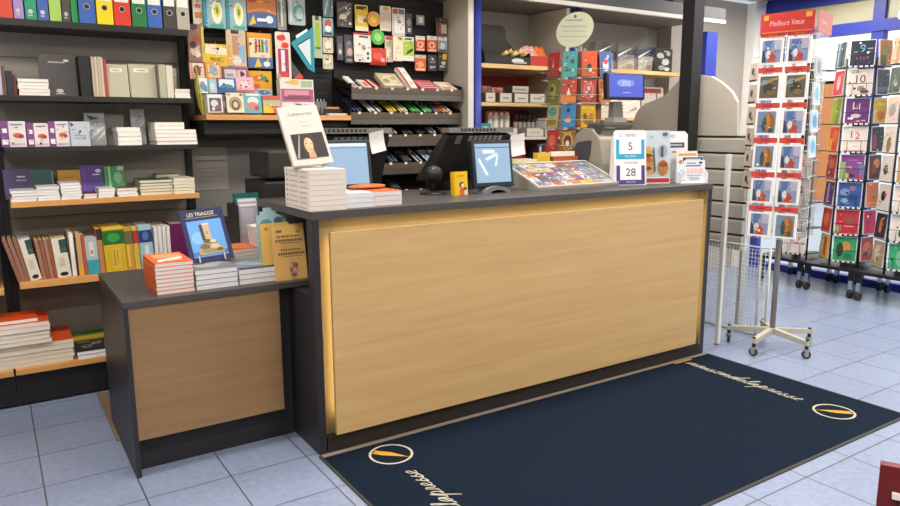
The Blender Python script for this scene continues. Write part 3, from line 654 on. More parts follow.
# ---- hanging packets: (name, label, category, rect at its plane, y, depth, kind, base, art)
def hang(name, label, cat, rect, y, d, kind, base, art, unit, rz=0, tilt=0, roll=0, group=None, side=None):
    x0, x1, z0, z1 = rect
    o = front(name, label, cat, x0, x1, z0, z1, y, d, base, art, tilt, kind, group, side, rz, roll=roll)
    HOOKS.append((unit, (x0+x1)/2, z1-.012 if kind != 'box' else z1+.003, y))
    return o
OC = ['#d9803a', '#4f9aa8', '#e8e3d8', '#d9c23a', '#3f7a50']
hang('sticker_pack', 'white and orange packet at the top left of the pegboard by the grey file', 'pack', (-0.031, 0.025, 1.985, 2.151), 1.590, .03, 'card', '#e3d9c7', [('r', .2, .4, .9, .6, '#d98a3a'), ('e', .5, .8, .3, .08, '#b9603a'), ('r', .1, .1, .8, .2, '#c9a58a')], TB)
PB = [('r', 0, .72, 1, 1, '#cf7a35'), ('r', .1, .86, .9, .95, '#b4552a'), ('r', 0, 0, .16, .72, '#2f8fa3'), ('e', .6, .38, .24, .28, '#efe9cf'), ('e', .62, .42, .14, .16, '#d8d04a'), ('e', .62, .42, .06, .09, '#5a8a3a'), ('r', .3, .02, .9, .1, '#4aa79a')]
hang('paint_box', 'teal and orange craft box with yellow flower, left one of two at the top', 'box', (0.023, 0.149, 2.000, 2.233), 1.570, .06, 'box', '#8fb2bb', PB, TB, side='#2f8fa3')
hang('paint_box', 'teal and orange craft box with yellow flower, right one of two at the top', 'box', (0.154, 0.272, 1.997, 2.235), 1.570, .06, 'box', '#8fb2bb', PB, TB, side='#2f8fa3')
hang('crayon_box', 'large orange and blue crayon box at the top of the pegboard', 'box', (0.278, 0.456, 2.025, 2.249), 1.570, .05, 'box', '#c9783a', [('r', 0, 0, 1, .38, '#44659a'), ('r', .05, .62, .3, 1, '#a8452f'), ('r', .36, .7, .5, 1, '#a5532f'), ('r', .55, .72, .66, 1, '#3c8a4a'), ('r', .7, .72, .95, 1, '#5b6fa0'), ('p', [(.03, .02), (.2, .3), (.28, .08)], '#d9c23f'), ('e', .75, .2, .13, .1, '#d5dbe6'), ('r', .32, .14, .62, .22, '#e6e6e6'), ('p', [(0, .38), (.5, .5), (1, .36), (1, .33), (.5, .42), (0, .33)], '#d98a4a')], TB)
hang('drawing_compass', 'grey drawing compass hanging beside the crayon box', 'compass', (0.465, 0.522, 2.017, 2.223), 1.580, .02, 'card', '#8a8b88', [('r', .45, .1, .6, .85, '#d6d4cf'), ('r', .2, .2, .3, .8, '#4a4947'), ('e', .5, .85, .2, .06, '#cfccc5')], TB)
hang('protractor_pack', 'pale blue protractor packet hanging above the set square', 'pack', (0.536, 0.646, 2.053, 2.237), 1.580, .015, 'card', '#a9b6b9', [('r', 0, .85, 1, 1, '#3b4250'), ('e', .6, .4, .32, .3, '#6aa9b5'), ('e', .66, .36, .2, .2, '#b8c8ca'), ('r', .1, .1, .2, .8, '#cfd7d8')], TB)
hang('toy_pack', 'brown patterned picture packet left of the empty yellow stand', 'pack', (-0.083, 0.006, 1.800, 2.009), 1.530, .03, 'card', '#8b6a55', [('r', .85, 0, 1, .95, '#d9b93f'), ('r', .2, .85, .6, 1, '#4b3a5a'), ('e', .4, .3, .3, .14, '#c9b2a5'), ('e', .5, .6, .25, .1, '#a54a45'), ('e', .3, .45, .2, .1, '#3c3432'), ('e', .55, .2, .2, .08, '#d8c9bb')], TB)
o = hang('sticker_stand', 'yellow and cream cardboard sticker stand with black lettering', 'display stand', (0.001, 0.133, 1.782, 1.906), 1.530, .04, 'box', '#d9b526', [('p', [(0, .55), (0, .85), (.4, .98), (1, .8), (1, .5)], '#e2d9bd'), ('t', 'PANINI', .55, .28, .3, '#241d12', .62)], TB)
hang('toy_pack', 'cream packet with brown cap and blue figures beside the yellow stand', 'pack', (0.135, 0.250, 1.776, 1.993), 1.540, .03, 'card', '#cbb592', [('r', .25, .9, .65, 1, '#4a352c'), ('r', .3, .35, .6, .85, '#b98a70'), ('r', .62, .15, .95, .6, '#8fa9c2'), ('e', .5, .2, .25, .12, '#d9d2c9'), ('r', .05, .1, .2, .6, '#d9a33f')], TB)
CR = [('r', .08, .3, .92, .85, '#e5d6b4'), ('r', .3, .45, .4, .82, '#c2452f'), ('r', .45, .45, .52, .82, '#6d4a2f'), ('r', .56, .45, .66, .82, '#3f8f58'), ('r', .72, .45, .84, .82, '#7aa0c4'), ('r', 0, 0, 1, .3, '#4f6f9f'), ('p', [(.25, .02), (.4, .3), (.55, .05)], '#d9bf3f'), ('e', .75, .12, .14, .08, '#d5dbe6')]
hang('crayon_box', 'yellow felt pen box hanging at the centre of the pegboard', 'box', (0.268, 0.419, 1.784, 1.989), 1.570, .03, 'box', '#d9991f', CR, TB)
hang('crayon_box', 'second yellow felt pen box low on the pegboard behind the sticker books', 'box', (0.260, 0.409, 1.618, 1.767), 1.570, .03, 'box', '#d9a01f', [('r', 0, 0, 1, .3, '#c9cdd2'), ('e', .6, .15, .3, .1, '#5d7fae'), ('e', .4, .7, .2, .12, '#c9702a'), ('e', .7, .7, .12, .1, '#3f8f58'), ('e', .35, .4, .15, .1, '#d5562a')], TB)
hang('scissors', 'red handled scissors in a red and white packet on the pegboard', 'scissors', (0.434, 0.529, 1.645, 2.002), 1.550, .02, 'card', '#dcd2c8', [('r', .15, .25, .85, .72, '#a83a5a'), ('r', .35, .3, .6, .7, '#e5dde0'), ('e', .4, .9, .3, .05, '#d8392a'), ('e', .65, .78, .25, .05, '#d8392a'), ('e', .5, .3, .25, .05, '#c9452f'), ('e', .72, .12, .2, .06, '#2a2624'), ('e', .72, .12, .12, .035, '#dcd2c8'), ('r', .05, .02, .25, .3, '#a99584')], TB)
# the set square: a see-through teal triangle with a hole
b = B(); TEAL = m('#2c93a8', .3)
x0, x1, z0, z1 = 0.533, 0.683, 1.769, 2.046
w, h = x1-x0, z1-z0
b.prism([(0, h*.62), (w, h), (w, 0), (w*.86, h*.1), (w*.86, h*.78), (w*.25, h*.58)], 1, 0, .003, TEAL)
b.prism([(0, h*.62), (w*.25, h*.58), (w*.86, h*.1), (w, 0), (w*.7, h*.08)], 1, 0, .003, TEAL)
b.prism([(w*.3, h*.57), (w*.85, h*.75), (w*.85, h*.14)], 1, .001, .002, m('#cfdfe2', .3))
b.face([(w*.25, -.0006, h*.72), (w*.75, -.0006, h*.9), (w*.72, -.0006, h*.95), (w*.22, -.0006, h*.78)], '#dfe9ea')
tag(b.build('set_square', None, (x0, 1.55, z0)), 'large teal set square triangle hanging beside the scissors', 'set square'); HOOKS.append((TB, x0+w*.8, z1-.03, 1.55))
hang('ruler_pack', 'grey ruler with red tip hanging at a slant below the set square', 'ruler', (0.564, 0.617, 1.721, 1.890), 1.560, .006, 'box', '#4a4a4c', [('r', 0, 0, 1, .2, '#c0402f')], TB, roll=-38)
hang('ruler_pack', 'green flexible ruler in a long narrow packet', 'ruler', (0.688, 0.748, 1.861, 2.116), 1.570, .01, 'card', '#a9b59a', [('r', .25, .2, .75, .85, '#94b93f'), ('r', .2, .22, .8, .26, '#2f6a5a'), ('r', .3, .9, .7, 1, '#3f4644')], TB)
hang('stationery_pack', 'teal striped pencil packet at the top of the pegboard right side', 'pack', (0.762, 0.830, 2.116, 2.243), 1.570, .015, 'card', '#6a8a92', [('p', [(.1, .1), (.2, .1), (.6, .9), (.45, .9)], '#c9d2d3'), ('p', [(.5, .1), (.6, .1), (.9, .9), (.8, .9)], '#3a5a66'), ('e', .3, .85, .15, .08, '#b0453a')], TB)
hang('stationery_pack', 'small blue and red glue packet below the teal pencil packet', 'pack', (0.757, 0.826, 2.000, 2.109), 1.570, .02, 'card', '#7fb0ba', [('r', .2, .55, .8, .9, '#c9483a'), ('e', .5, .4, .3, .18, '#dfe6e6'), ('r', .1, .05, .9, .2, '#3c4a50')], TB)
hang('stationery_pack', 'small cream eraser packet, upper of two right of the green ruler', 'pack', (0.753, 0.822, 1.895, 1.990), 1.570, .02, 'card', '#cfc6ae', [('e', .5, .5, .3, .25, '#e6e0cc'), ('r', .2, .2, .8, .3, '#9a8f70')], TB)
hang('stationery_pack', 'small cream eraser packet, lower of two right of the green ruler', 'pack', (0.749, 0.818, 1.796, 1.886), 1.570, .02, 'card', '#c9c3aa', [('e', .5, .55, .32, .25, '#dfdcc6'), ('r', .25, .6, .6, .75, '#6d7a4a')], TB)
# tiered sticker stand: yellow side cheek, three steps
t = thing('sticker_display', 'stepped cardboard sticker display with yellow green side on the beech shelf', 'display stand', (0.08, 1.435, 1.503))
b = B(); b.prism([(-.03, 0), (.0, .0), (.06, .04), (.125, .16), (.125, .27), (.07, .27), (-.01, .1)], 0, -.135, -.132, '#c9bf3a'); b.build('side_cheek', t)
b = B()
b.box(-.111, .22, .03, .034, 0, .085, '#c9c4bb'); b.box(-.111, .22, .030, .079, .081, .086, '#c9c4bb'); b.box(-.111, .22, .075, .079, .0, .15, '#c9c4bb'); b.box(-.111, .22, .075, .122, .146, .151, '#c9c4bb')
b.build('step', t)
def st(rect, y, base, art, nm, name='sticker_pack', cat='pack', d=.008, tilt=8, kind='box'):
    x0, x1, z0, z1 = rect; front(name, nm, cat, x0, x1, z0, z1, y, d, base, art, tilt, kind)
st((-0.086, -0.002, 1.704, 1.804), 1.515, '#c78f80', [('r', .2, .1, .9, .9, '#d9c4b4'), ('e', .5, .5, .25, .3, '#7a4a3a'), ('r', 0, .9, 1, 1, '#7a2f4a')], 'pink brown sticker packet top left step of the stepped display')
st((0.003, 0.094, 1.707, 1.803), 1.515, '#cf8a3a', [('r', .15, .1, .85, .85, '#d9b98a'), ('e', .5, .5, .25, .3, '#8f9cad')], 'orange sticker packet with grey figure on the top step')
st((0.100, 0.181, 1.710, 1.790), 1.515, '#7a5a63', [('r', .1, .05, .95, .7, '#c4b8bb'), ('e', .5, .3, .3, .15, '#8a8f94')], 'plum and grey sticker packet on the top step', kind='bag', d=.012)
st((0.184, 0.253, 1.712, 1.787), 1.515, '#8a4a62', [('r', .05, .1, .8, .7, '#cfa9b3'), ('e', .4, .4, .2, .2, '#3a2a35')], 'dark pink sticker packet at the right of the top step', kind='bag', d=.012)
st((-0.058, -0.003, 1.624, 1.708), 1.470, '#d3d6d8', [('e', .5, .5, .3, .3, '#7a86a0'), ('r', .6, .1, .95, .5, '#5a8aa5')], 'white and blue sticker packet at the left of the middle step')
st((0.000, 0.048, 1.625, 1.704), 1.470, '#9fb8bd', [('e', .5, .5, .3, .3, '#c4ccce'), ('r', 0, 0, .2, 1, '#6aa3b0')], 'pale teal sticker packet on the middle step')
st((0.051, 0.158, 1.627, 1.712), 1.470, '#2d5a94', [('r', .1, .4, .9, .92, '#cfd7db'), ('e', .5, .45, .35, .15, '#3f8095'), ('r', .1, .05, .9, .15, '#284a7a')], 'deep blue sticker packet with pale picture on the middle step')
st((0.161, 0.264, 1.635, 1.721), 1.470, '#d9a6ae', [('e', .5, .5, .35, .25, '#e0c2c6'), ('e', .55, .35, .08, .06, '#3a2a2a'), ('r', 0, 0, 1, .15, '#c9605a')], 'pink sticker packet with a pale face on the middle step')
st((-0.019, 0.065, 1.515, 1.618), 1.430, '#d9d4cf', [('r', .1, .05, .9, .8, '#5a5660'), ('e', .45, .5, .25, .2, '#c9c4c9'), ('e', .65, .3, .15, .12, '#a54a5a'), ('e', .35, .2, .1, .1, '#cfd3d6')], 'white edged sticker book with dark picture, left of the front row', 'sticker_book', 'book')
st((0.056, 0.102, 1.518, 1.609), 1.440, '#5d564c', [('e', .5, .5, .3, .2, '#8a8070')], 'dark grey sticker book half hidden in the front row', 'sticker_book', 'book')
st((0.086, 0.187, 1.515, 1.629), 1.422, '#d6c9b0', [('e', .5, .45, .38, .36, '#a08c70'), ('e', .5, .38, .24, .26, '#5a4c40'), ('e', .5, .4, .14, .16, '#c9b49a'), ('e', .15, .9, .1, .06, '#b07a70'), ('e', .85, .9, .1, .06, '#6d6a5a')], 'cream sticker book with a round brown portrait in the front row', 'sticker_book', 'book')
st((0.190, 0.291, 1.513, 1.631), 1.422, '#5aa7b0', [('e', .5, .6, .33, .2, '#d3d0c9'), ('e', .45, .35, .3, .2, '#c97a70'), ('e', .7, .25, .15, .12, '#b04a40'), ('r', .1, .85, .9, .95, '#cfe0e0')], 'turquoise sticker book with red figures in the front row', 'sticker_book', 'book')
st((0.300, 0.407, 1.514, 1.616), 1.422, '#b9a48f', [('r', 0, 0, .55, .4, '#d9b32a'), ('r', .55, 0, 1, .4, '#c9502f'), ('r', 0, .75, 1, 1, '#b9553f'), ('e', .5, .58, .25, .16, '#a9b98a')], 'red and yellow boxed pack at the right of the front row', 'sticker_book', 'box', d=.03)
st((0.423, 0.638, 1.510, 1.719), 1.46, '#d5d0cd', [('r', .02, .35, .98, .72, '#a9566f'), ('r', .1, .42, .9, .52, '#7a4a5f'), ('r', .12, .55, .85, .68, '#c98a9c'), ('r', .3, .85, .55, .98, '#d9ad3f'), ('r', .62, .78, .95, .96, '#9ab08f'), ('r', .05, .05, .95, .3, '#dcd9d9')], 'big white and pink craft kit box standing on the beech shelf', 'craft_kit', 'box', d=.06, tilt=4)
for k in range(3):
    X = .66+k*.035
    b = B(); b.tube([(0, 0, 0), (0, 0, .085)], [.012, .016], m('#6d7072', .3), 12); b.tube([(0, 0, .0852), (0, 0, .10)], [.003, .003], '#c9c9c6', 6)
    tag(b.build('cup', None, (X, 1.47+k*.03, 1.503)), ['left', 'middle', 'right'][k]+' small grey cup at the right part of the beech shelf', 'cup')
b = B(); b.box(-.06, .06, -.02, .02, 0, .012, '#b9bcbd'); b.box(.062, .075, -.012, .012, 0, .012, '#c9703f'); tag(b.build('glue_stick', None, (.77, 1.44, 1.503)), 'pale grey glue stick lying at the right end of the beech shelf', 'glue stick')
b = B(); b.box(-.05, .05, -.01, .01, 0, .012, '#c98a4a'); tag(b.build('wood_ruler', None, (.78, 1.53, 1.545)), 'short orange wooden rule laid on a card at the right end of the shelf', 'ruler')
tag(B().box(-.07, .07, -.05, .05, 0, .04, m('#2b2a2b', .5)).build('card_box', None, (.77, 1.55, 1.503)), 'small black box under the wooden rule on the beech shelf', 'box')
# bay C hangers
def hc(rect, base, art, nm, kind='card', y=1.590, d=.02, name='stationery_pack', cat='pack', roll=0): hang(name, nm, cat, rect, y, d, kind, base, art, TC, roll=roll)
hc((0.865, 0.970, 2.065, 2.220), '#4a4744', [('p', [(.1, .3), (.8, .5), (.9, .65), (.2, .5)], '#b9b29f'), ('p', [(.1, .6), (.9, .9), (.9, .97), (.1, .7)], '#6a6f86'), ('e', .4, .4, .25, .1, '#cfc9a9'), ('e', .85, .15, .08, .05, '#d6d2c6')], 'dark packet with silver clips at the top of the black pegboard', 'card')
hc((0.991, 1.085, 2.049, 2.212), '#d9b52b', [('r', .1, .82, .9, .95, '#3a352a'), ('r', .2, .3, .9, .6, '#e3d49a'), ('e', .75, .42, .16, .1, '#8a7a3a'), ('r', 0, 0, 1, .16, '#ddd5c0')], 'yellow card packet at the top of the black pegboard')
# round tape roll on card
def tape(px, y, r, col, label, c2='#d6d0c4'):
    b = B(); n = 24
    for k in range(n):
        a, c = 2*math.pi*k/n, 2*math.pi*(k+1)/n
        ri = r*.55
        P = lambda q, s, yy: (math.cos(q)*s, yy, math.sin(q)*s)
        for f in ([P(a, r, 0), P(c, r, 0), P(c, ri, 0), P(a, ri, 0)], [P(a, ri, .018), P(c, ri, .018), P(c, r, .018), P(a, r, .018)], [P(c, r, 0), P(a, r, 0), P(a, r, .018), P(c, r, .018)], [P(a, ri, 0), P(c, ri, 0), P(c, ri, .018), P(a, ri, .018)]): b.face(f, m(col, .25))
        b.face([P(a, ri, .001), P(c, ri, .001), (0, .001, 0)], c2)
    tag(b.build('tape_roll', None, (px[0], y, px[1])), label, 'tape'); HOOKS.append((TC, px[0], px[1]+r*.4, y))
tape((1.118, 2.128), 1.570, .048, '#c98a2a', 'amber round tape roll hanging right of the yellow card', '#d9b24a')
hc((1.086, 1.153, 1.966, 2.055), '#b8352c', [('r', .2, .3, .8, .6, '#d9c9bf')], 'red card behind the green and red tape packet', y=1.600)
tape((1.140, 2.014), 1.560, .05, '#4fae45', 'bright green round tape roll hanging over red packets', '#8fd070')
hc((1.168, 1.250, 2.059, 2.218), '#cfc8bd', [('r', .3, .82, .8, .95, '#c9a53a'), ('r', .1, .1, .9, .75, '#bdb5aa')], 'pale grey notepad packet with yellow top right of the amber tape', y=1.580)
hc((1.252, 1.351, 2.032, 2.212), '#c3c0bf', [('r', .05, .78, .45, .96, '#b8504a'), ('r', .5, .78, .95, .96, '#5a5f78'), ('r', .2, .1, .95, .7, '#dcdad8'), ('e', .55, .5, .15, .06, '#8a8a8c')], 'white card packet with red and blue header on the black pegboard', y=1.570)
hc((1.370, 1.417, 2.053, 2.183), '#4c4a4a', [('e', .5, .6, .3, .2, '#8a8886'), ('r', .3, .1, .7, .3, '#b4b0aa')], 'narrow dark pack of sharpener beside the white card packet')
hc((1.457, 1.521, 2.118, 2.184), '#8f8d8a', [('e', .5, .5, .3, .35, '#d6d4d0')], 'small silver padlock like pack high on the black pegboard', 'bag')
hc((1.610, 1.701, 2.056, 2.177), '#5c4a47', [('r', .1, .75, .9, .95, '#3a2c2c'), ('r', .45, .15, .95, .65, '#b9a894'), ('r', .05, .1, .4, .6, '#7a3a36')], 'brown and dark red pack at the top right of the black pegboard')
hc((0.858, 0.900, 1.858, 2.007), '#4c4d52', [('r', .2, .2, .8, .7, '#6d6f78'), ('e', .5, .35, .25, .1, '#c9c4bd')], 'narrow slate pack, left of two dark packs on the black pegboard')
hc((0.910, 0.978, 1.842, 2.018), '#45444a', [('r', .15, .25, .85, .75, '#6a6a74'), ('e', .55, .4, .28, .14, '#c9a9a0'), ('r', .2, .05, .8, .15, '#8d8a8a')], 'dark blister pack left of the white scissors card')
hc((0.968, 1.092, 1.850, 2.034), '#e2ded8', [('r', 0, .93, 1, 1, '#c0392c'), ('r', .3, .84, .8, .9, '#5a504a'), ('e', .55, .5, .12, .1, '#9aa29a'), ('e', .8, .3, .07, .06, '#3a4040'), ('e', .8, .14, .07, .05, '#3a4040'), ('r', .1, .2, .5, .26, '#c9c2b8')], 'large white card packet with red header on the black pegboard', y=1.570)
hc((1.090, 1.209, 1.836, 1.946), '#c33a2c', [('e', .45, .5, .3, .22, '#d9574a'), ('r', .6, .2, .9, .4, '#e2b9ae')], 'bright red tape packet low on the black pegboard', 'bag', 1.57, .03)
hc((1.203, 1.264, 1.860, 2.029), '#d3b9a8', [('e', .5, .7, .3, .12, '#8fb07a'), ('r', .1, .85, .9, .98, '#c9503f'), ('e', .4, .35, .25, .15, '#e2d6cc')], 'pink and white packet beside the red tape packet', y=1.585)
hc((1.256, 1.333, 1.868, 2.031), '#ddd9be', [('r', .5, .82, 1, .98, '#d9c02a'), ('r', .65, .86, .85, .93, '#3a3420')], 'cream notes packet with yellow corner', y=1.570)
hc((1.333, 1.419, 1.872, 2.030), '#a7bf3f', [('r', 0, .82, 1, 1, '#cfd0c6'), ('r', .15, .88, .8, .94, '#3a3c38'), ('r', 0, 0, 1, .22, '#dcdcd2'), ('p', [(.3, .25), (.9, .45), (.85, .55), (.35, .38)], '#2a3420')], 'lime green notes packet with dark mark', y=1.570)
RP = [('r', 0, .75, 1, 1, '#d9d2cc'), ('e', .5, .42, .34, .22, '#e0b9a4'), ('e', .45, .42, .16, .1, '#b84a2a'), ('r', .1, .05, .9, .15, '#d6cec6')]
hc((1.443, 1.519, 1.945, 2.045), '#cc4a2a', RP, 'red and white pack, first of the three small packs on the right')
hc((1.535, 1.617, 1.944, 2.051), '#d0552c', RP, 'orange red and white pack, second of the three small packs on the right')
hc((1.623, 1.700, 1.948, 2.050), '#8d9a9f', [('r', 0, .75, 1, 1, '#c9ccce'), ('e', .5, .4, .3, .22, '#d2d6d6'), ('r', .1, .05, .9, .15, '#3a4a55')], 'grey blue pack, third of the three small packs on the right')
hc((1.437, 1.525, 1.811, 1.919), '#d9602a', [('r', 0, .8, 1, 1, '#cfc4b8'), ('e', .5, .4, .3, .2, '#e2a070'), ('r', .1, .05, .9, .14, '#e8ddd0')], 'orange pack lowest at the right side of the black pegboard')
hc((1.541, 1.615, 1.815, 1.924), '#3c3d42', [('r', .2, .2, .8, .3, '#b9bcbd'), ('r', .2, .5, .8, .6, '#8a8d92'), ('e', .5, .75, .15, .08, '#c9ccce')], 'black and silver pack beside the lowest orange pack')
hc((1.624, 1.699, 1.818, 1.941), '#45423c', [('r', .5, .65, .95, .95, '#d9b52b'), ('r', .2, .2, .8, .3, '#b9bcbd'), ('e', .6, .45, .25, .1, '#c9c3a4')], 'black pack with yellow corner at the right edge of the pegboard')
# hooks: chrome prongs through the hang tabs
for (u, x, z, y) in HOOKS[:]:
    b = B(); lx = x-u.location.x
    b.tube([(lx, -.171, z), (lx, y-1.84-.012, z), (lx, y-1.84-.018, z+.008)], .002, CHROME, 6); b.build('peg_hook', u)
# pens and packs in the trays
def trayitem(px_x, tier, w, l, hgt, base, art, name, nm, cat, tilt=20, roll=0):
    z, fy = TIERS[tier]
    x = px_x
    b = B(); b.box(-w/2, w/2, 0, l, 0, hgt, base)
    if art: b.art(-w/2, w/2, 0, l, 0, art, Matrix.Translation((0, 0, hgt)) @ Matrix.Rotation(R(-90), 4, 'X'))
    tag(b.build(name, None, (x, 1.84-fy+.008, z-.034), (R(tilt), 0, R(roll))), nm, cat)
for (x, w, l, h, base, art, name, nm, cat, tl, rl) in (
    (.90, .05, .12, .012, '#d9d4cb', [('r', .1, .1, .9, .4, '#8a8880')], 'label_pack', 'white label card at the left of the upper pen tray', 'pack', 38, 25),
    (.985, .06, .11, .012, '#d3cbc6', [('r', .3, .2, .8, .7, '#b84a3c')], 'label_pack', 'white and red label packet in the upper tray', 'pack', 30, 14),
    (1.055, .05, .12, .012, '#c0402f', [('r', .2, .1, .5, .9, '#d9d2c6'), ('r', .6, .1, .8, .9, '#2a2422')], 'label_pack', 'red and black striped packet in the upper tray', 'pack', 30, 18),
    (1.165, .15, .16, .03, '#b9ad90', [('e', .5, .5, .35, .35, '#cdc4a9'), ('e', .3, .4, .15, .15, '#8f8466'), ('e', .7, .6, .15, .12, '#a59a78'), ('r', .1, .05, .9, .15, '#d9d2b9')], 'envelope_pack', 'crumpled beige packet lying in the upper tray', 'pack', 34, 0),
    (1.305, .07, .20, .025, '#dedad4', [('r', 0, 0, .22, 1, '#b8283a'), ('r', .4, .15, .8, .3, '#a9b4a0'), ('e', .6, .7, .15, .08, '#b9bcbb')], 'eraser_box', 'white box with red side leaning in the upper tray', 'box', 44, 10),
    (1.44, .15, .12, .02, '#b5505f', [('r', .1, .3, .9, .7, '#cf8f9c'), ('r', .2, .45, .8, .55, '#8f3348'), ('r', .05, .05, .95, .15, '#d9b4b4')], 'label_pack', 'rose pink label packet in the upper tray', 'pack', 30, 6),
    (1.60, .14, .11, .02, '#d2c2ae', [('e', .4, .5, .3, .3, '#e0d5bd'), ('r', .1, .05, .6, .2, '#c9554a'), ('r', .6, .5, .95, .8, '#cfae6a')], 'label_pack', 'cream and red packet at the right of the upper tray', 'pack', 28, 10)):
    trayitem(x, 0, w, l, h, base, art, name, nm, cat, tl, rl)
def pens(tier, x, cols, nm, n=4, l=.15, roll=12):
    """a bundle of pens in one tray slot: each pen a barrel with a cap"""
    z, fy = TIERS[tier]
    for k in range(n):
        c = cols[k % len(cols)]
        b = B(); b.tube([(0, 0, 0), (0, l*.68, 0)], .006, m(c, .3), 8); b.tube([(0, l*.681, 0), (0, l, 0)], .0068, m(cols[(k+1) % len(cols)], .3), 8); b.tube([(0, l, 0), (0, l+.008, 0)], [.002, .001], '#c9c6bf', 6)
        tag(b.build('pen', None, (x+k*.015, 1.84-fy+.012, z-.018+(k % 2)*.006), (R(32), 0, R(roll))), nm, 'pen', nm)
for (x, cols, nm, n) in ((.90, ['#34365a', '#2a2c44'], 'dark blue pens at the left of the second tray', 4), (1.01, ['#d9d9d6', '#b9bcbd'], 'white pens in the second tray', 3), (1.075, ['#d6d2c9', '#5a5a5c'], 'silver pens in the second tray', 2), (1.15, ['#cfb02a', '#d9c24a'], 'yellow highlighter pens in the second tray', 4), (1.235, ['#d2b62f', '#c9c9b9'], 'yellow and grey pens in the second tray', 4), (1.325, ['#2f8f45', '#4faf5a'], 'green pens in the second tray', 5), (1.425, ['#8fae7a', '#3f9a55'], 'pale green pens in the second tray', 4), (1.505, ['#3a6a86', '#b5533f'], 'blue and red pens in the second tray', 4), (1.575, ['#cf7a2f', '#b8b4aa'], 'orange and grey pens at the right of the second tray', 5)):
    pens(1, x, cols, nm, n)
for (x, cols, nm, n) in ((1.06, ['#3a3436', '#8a8482'], 'black and grey pens at the left of the third tray', 4), (1.16, ['#2a2a2e', '#a59f9a'], 'black pens with grey caps in the third tray', 4), (1.27, ['#232328', '#2c2c36'], 'black pens in the middle of the third tray', 5), (1.38, ['#2a2a34', '#1f1f24'], 'navy black pens in the third tray', 4), (1.47, ['#34404a', '#8f9aa0'], 'slate pens with one pale cap in the third tray', 4), (1.57, ['#29292c', '#b5b2ac'], 'black pens at the right of the third tray', 4)):
    pens(2, x, cols, nm, n)
for (x, cols, nm, n) in ((1.05, ['#2f2d30', '#5a3f3f'], 'black and brown pens in the fourth tray', 4), (1.16, ['#25282c', '#3c5a5a'], 'dark green black pens in the fourth tray', 4), (1.27, ['#2a2a30', '#4a4a52'], 'black pens in the middle of the fourth tray', 4), (1.37, ['#b9b9b6', '#3a3a3c'], 'grey pens in the fourth tray', 3), (1.45, ['#c2cad6', '#6d7fae'], 'white and blue pens in the fourth tray', 4), (1.53, ['#c9c6bd', '#a9a18c'], 'cream pens at the right of the fourth tray', 3)):
    pens(3, x, cols, nm, n)
for (x, cols, nm, n) in ((1.07, ['#2a2a2c', '#2f5a4a'], 'black and green pens in the lowest tray', 4), (1.18, ['#26262a', '#34343a'], 'black pens in the lowest tray', 4)):
    pens(4, x, cols, nm, n)

# notice paper and printer under the pegboard shelf
b = B(); x0, x1, z0, z1 = -0.037, 0.178, 1.043, 1.311
b.box(0, x1-x0, -.001, 0, 0, z1-z0, '#a59e97'); W_, H_ = x1-x0, z1-z0
b.art(0, W_, 0, H_, -.001, [('r', .1, .8, .8, .83, '#8b847e'), ('r', .1, .66, .95, .7, '#7c7570'), ('r', .1, .5, .9, .52, '#938c86'), ('r', .1, .4, .85, .42, '#938c86'), ('r', .1, .3, .9, .32, '#938c86'), ('r', .1, .2, .6, .22, '#938c86')])
tag(b.build('paper_notice', None, (x0, 1.817, z0)), 'grey paper notice with printed lines on the panel beside the shelves', 'notice')
t = thing('printer_cabinet', 'dark low cabinet under the black printer behind the counter', 'cabinet', (.33, 1.20, 0))
B().box(-.36, .36, -.25, .20, 0, .92, m('#29282a', .5)).build('body', t); B().box(-.34, .34, -.27, -.261, .05, .88, m('#323134', .5)).build('door', t); B().box(-.05, .05, -.285, -.271, .72, .735, STEEL).build('handle', t)
t = thing('printer', 'black office printer behind the stack of white books', 'printer', (.31, 1.16, .92))
b = B(); b.box(-.18, .20, -.20, .16, .0, .22, m('#2d2b2c', .45)); b.bev(.012, 3); b.build('body', t)
b = B(); b.box(-.15, .19, -.19, .15, .235, .385, m('#35322f', .45)); b.bev(.012, 3); b.build('paper_feeder', t)
B().box(-.12, .12, -.204, -.2005, .05, .10, BLACK).build('paper_slot', t)
b = B(); b.box(.0, .14, -.25, -.203, .19, .225, m('#6d6a5c', .5)); b.bev(.008, 2); b.build('control_panel', t)

# ------------------------------------------------------------------ gift bays D and E
GD = [(1.868, .03, 1.40, EDGE_L), (1.60, .025, 1.42, EDGE_L), (1.352, .02, 1.42, m('#d9d4cc', .5)), (1.13, .025, 1.42, EDGE_L), (0.70, .03, 1.40, EDGE_L)]
shelf_unit('gift_shelf', 'gift shelving bay between the two blue posts', 1.765, 2.635, GD, [(.173, 2.30, m('#8f8c86', .6))], uprights=False)
for (z0, z1) in ((1.63, 1.83), (1.38, 1.57), (1.15, 1.33)):
    tag(B().box(1.78, 2.62, 1.812, 1.8185, z0+.01, z1-.01, m('#9a2f2b', .6)).build('backing_card'), 'red backing card at the rear of the '+{1.63: 'second', 1.38: 'third', 1.15: 'fourth'}[z0]+' gift shelf', 'card')
GE = [(1.88, .03, 1.42, EDGE_L), (1.50, .025, 1.42, EDGE_L), (1.13, .025, 1.42, EDGE_L), (0.70, .03, 1.40, EDGE_L)]
shelf_unit('gift_shelf', 'gift shelving bay behind the arched grey panel, right of the second blue post', 2.76, 4.0, GE, [(.173, 2.30, m('#96938d', .6))], uprights=False)
